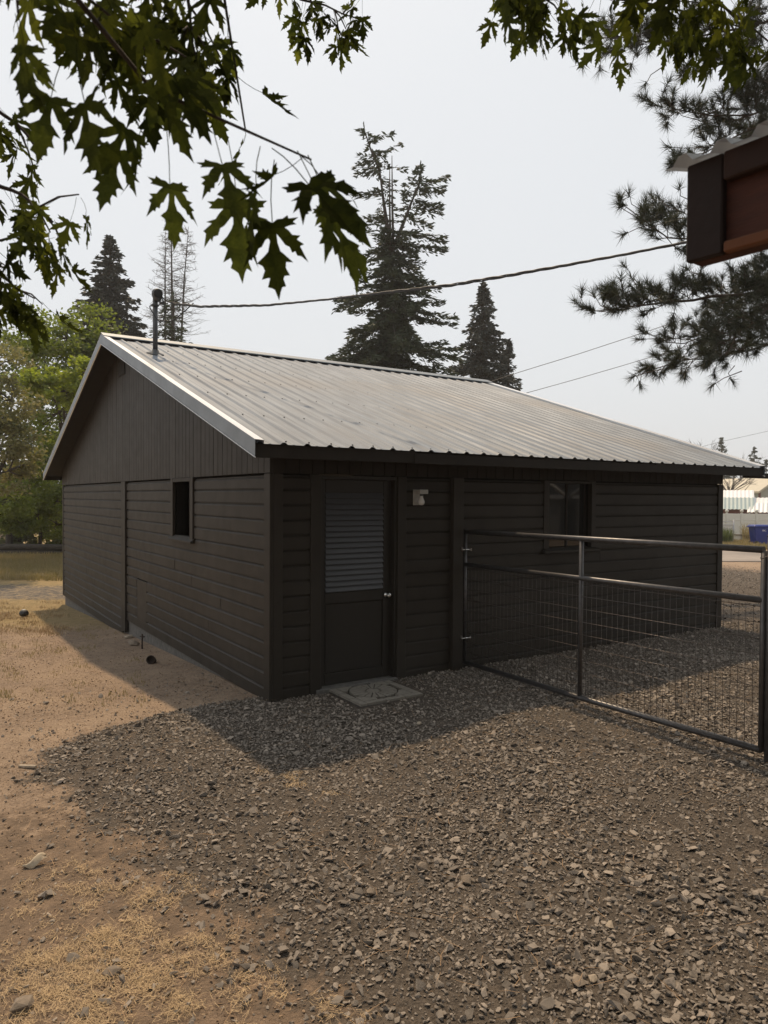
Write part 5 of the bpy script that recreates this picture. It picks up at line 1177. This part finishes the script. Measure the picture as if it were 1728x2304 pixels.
# far small conifers, bare trees
for (px, py, dd_, wd, lb) in ((1621, 984, 115., 2.1, 'small far spruce above the right end of the roof'), (1695, 1003, 120., 1.9, 'small far spruce nearest the right edge'), (1722, 1030, 118., 1.7, 'lowest far spruce cut by the right edge'), (1634, 1018, 117., 1.6, 'far spruce crouching right of the one above the roof end')):
    b_ = P3(lat_(px, dd_), dd_, -1.); zt = hz(py, dd_)
    conifer('far_spruce', lb, b_, [(b_, (b_[0], b_[1], zt-.2), .2)], cone_limbs(b_, 2., zt, lambda u, wd=wd: np.interp(u, [0, .5, 1], [wd*1.3, wd, .15]), .55, 6, .15, 1.1, gaps=.1), M_spruce, .2, (.55, .18), .8, group='small far spruces')
def bare_tree(px, py_top, py_base, dd_, label, sp_, n_=26):
    b_ = P3(lat_(px, dd_), dd_, -.9); zt = hz(py_top, dd_); t = empty('bare_tree', b_, label, 'tree'); zb = hz(py_base, dd_)
    MB().tube([b_, P3(lat_(px, dd_), dd_, zb)], [.16, .12], 6).build('trunk', M_dead, t); mb = MB(); s = P3(lat_(px, dd_), dd_, zb-.3)
    for k in range(n_):
        e = P3(lat_(px, dd_)+rng.uniform(-sp_, sp_), dd_+rng.uniform(-sp_, sp_), zb+(zt-zb)*rng.uniform(.5, 1)); m_ = (s+e)/2+rng.normal(0, .15, 3)+Z3*.1
        mb.tube([s, m_, e], [.05, .03, .012], 4, False)
        for q in range(5):
            w = rng.uniform(.4, .95); s2 = m_*(1-w)+e*w; mb.tube([s2, s2+(e-s)*.18+rng.normal(0, .22, 3)], [.018, .008], 3, False)
    tag(mb.build('limbs', M_dead, t), kind='stuff')
bare_tree(1640, 1068, 1100, 70., 'leafless tree in front of the tan building', 1.9, 30)
bare_tree(1590, 985, 1040, 110., 'thin leafless tree above the right roof edge', 2.2, 22)
bare_tree(1665, 1022, 1060, 110., 'faint leafless brush between the two far spruces', 2.5, 22)

# ---------------------------------------------------------------- house across the yard (seen mirrored in the front window)
hb = np.array([31., -25., -.5]); ax = np.array([.675, .737, 0]); ay = np.array([.737, -.675, 0])
hs = empty('neighbour_house', hb, 'dark house with white gable trim mirrored in the front window', 'house')
M_porch = mat('porch_panel', (.20, .195, .18), (.16, .155, .145), rough=.7, scale=2)
def hbox(name, m, a0, a1, b0, b1, z0, z1, par=None):
    return MB().obox(hb+ax*(a0+a1)/2+ay*(b0+b1)/2+Z3*(z0+z1)/2, ax*(a1-a0)/2, ay*(b1-b0)/2, Z3*(z1-z0)/2).build(name, m, par or hs)
hbox('wall', M_housew, -7, 7, .5, 9, 0, 5.6)
MB().prism([hb-ax*7.5+ay*.0+Z3*5.5, hb-ax*7.5+ay*4.75+Z3*8.2, hb-ax*7.5+ay*9.5+Z3*5.5], 0, ax*15).build('roof', M_shingle, hs)
for g0 in (-1.7, 1.9):
    wdt = 1.55
    hbox('porch_wall', M_porch, g0-wdt+.25, g0+wdt-.25, -.9, .45, 0, 2.4)
    MB().prism([hb+ax*(g0-wdt)-ay*1.0+Z3*2.55, hb+ax*g0-ay*1.0+Z3*3.75, hb+ax*(g0+wdt)-ay*1.0+Z3*2.55], 0, ay*1.4).build('porch_gable', M_housew, hs)
    for s in (-1, 1):
        a = hb+ax*(g0+s*(wdt+.1))-ay*1.12+Z3*2.5; b_ = hb+ax*g0-ay*1.12+Z3*3.82
        MB().tube([a, b_], .085, 6).build('gable_trim', M_housetrim, hs)
    hbox('porch_beam', M_housetrim, g0-wdt, g0+wdt, -1.08, -.95, 2.35, 2.55)
wn_ = hbox('window', M_housetrim, 1.2, 2.6, .40, .49, 4.0, 5.3)
hbox('pane', M_glass, 1.3, 1.86, .36, .395, 4.1, 5.2, wn_); hbox('pane', M_glass, 1.94, 2.5, .36, .395, 4.1, 5.2, wn_)

# ================================================================ SMOKE HAZE
hz_ = MB().box(-410, 410, -410, 410, -2.2, 27).build('haze', None)
hm = bpy.data.materials.new('smoke_haze'); hm.use_nodes = True; hn = hm.node_tree.nodes; hn.clear()
ho = hn.new('ShaderNodeOutputMaterial'); hv = hn.new('ShaderNodeVolumePrincipled'); hv.inputs['Density'].default_value = .0008
hv.inputs['Color'].default_value = (.95, .93, .915, 1); hv.inputs['Anisotropy'].default_value = .2; hm.node_tree.links.new(hv.outputs[0], ho.inputs['Volume'])
hz_.data.materials.append(hm); tag(hz_, 'thin wildfire smoke haze filling the air over the yard', 'haze', kind='stuff')
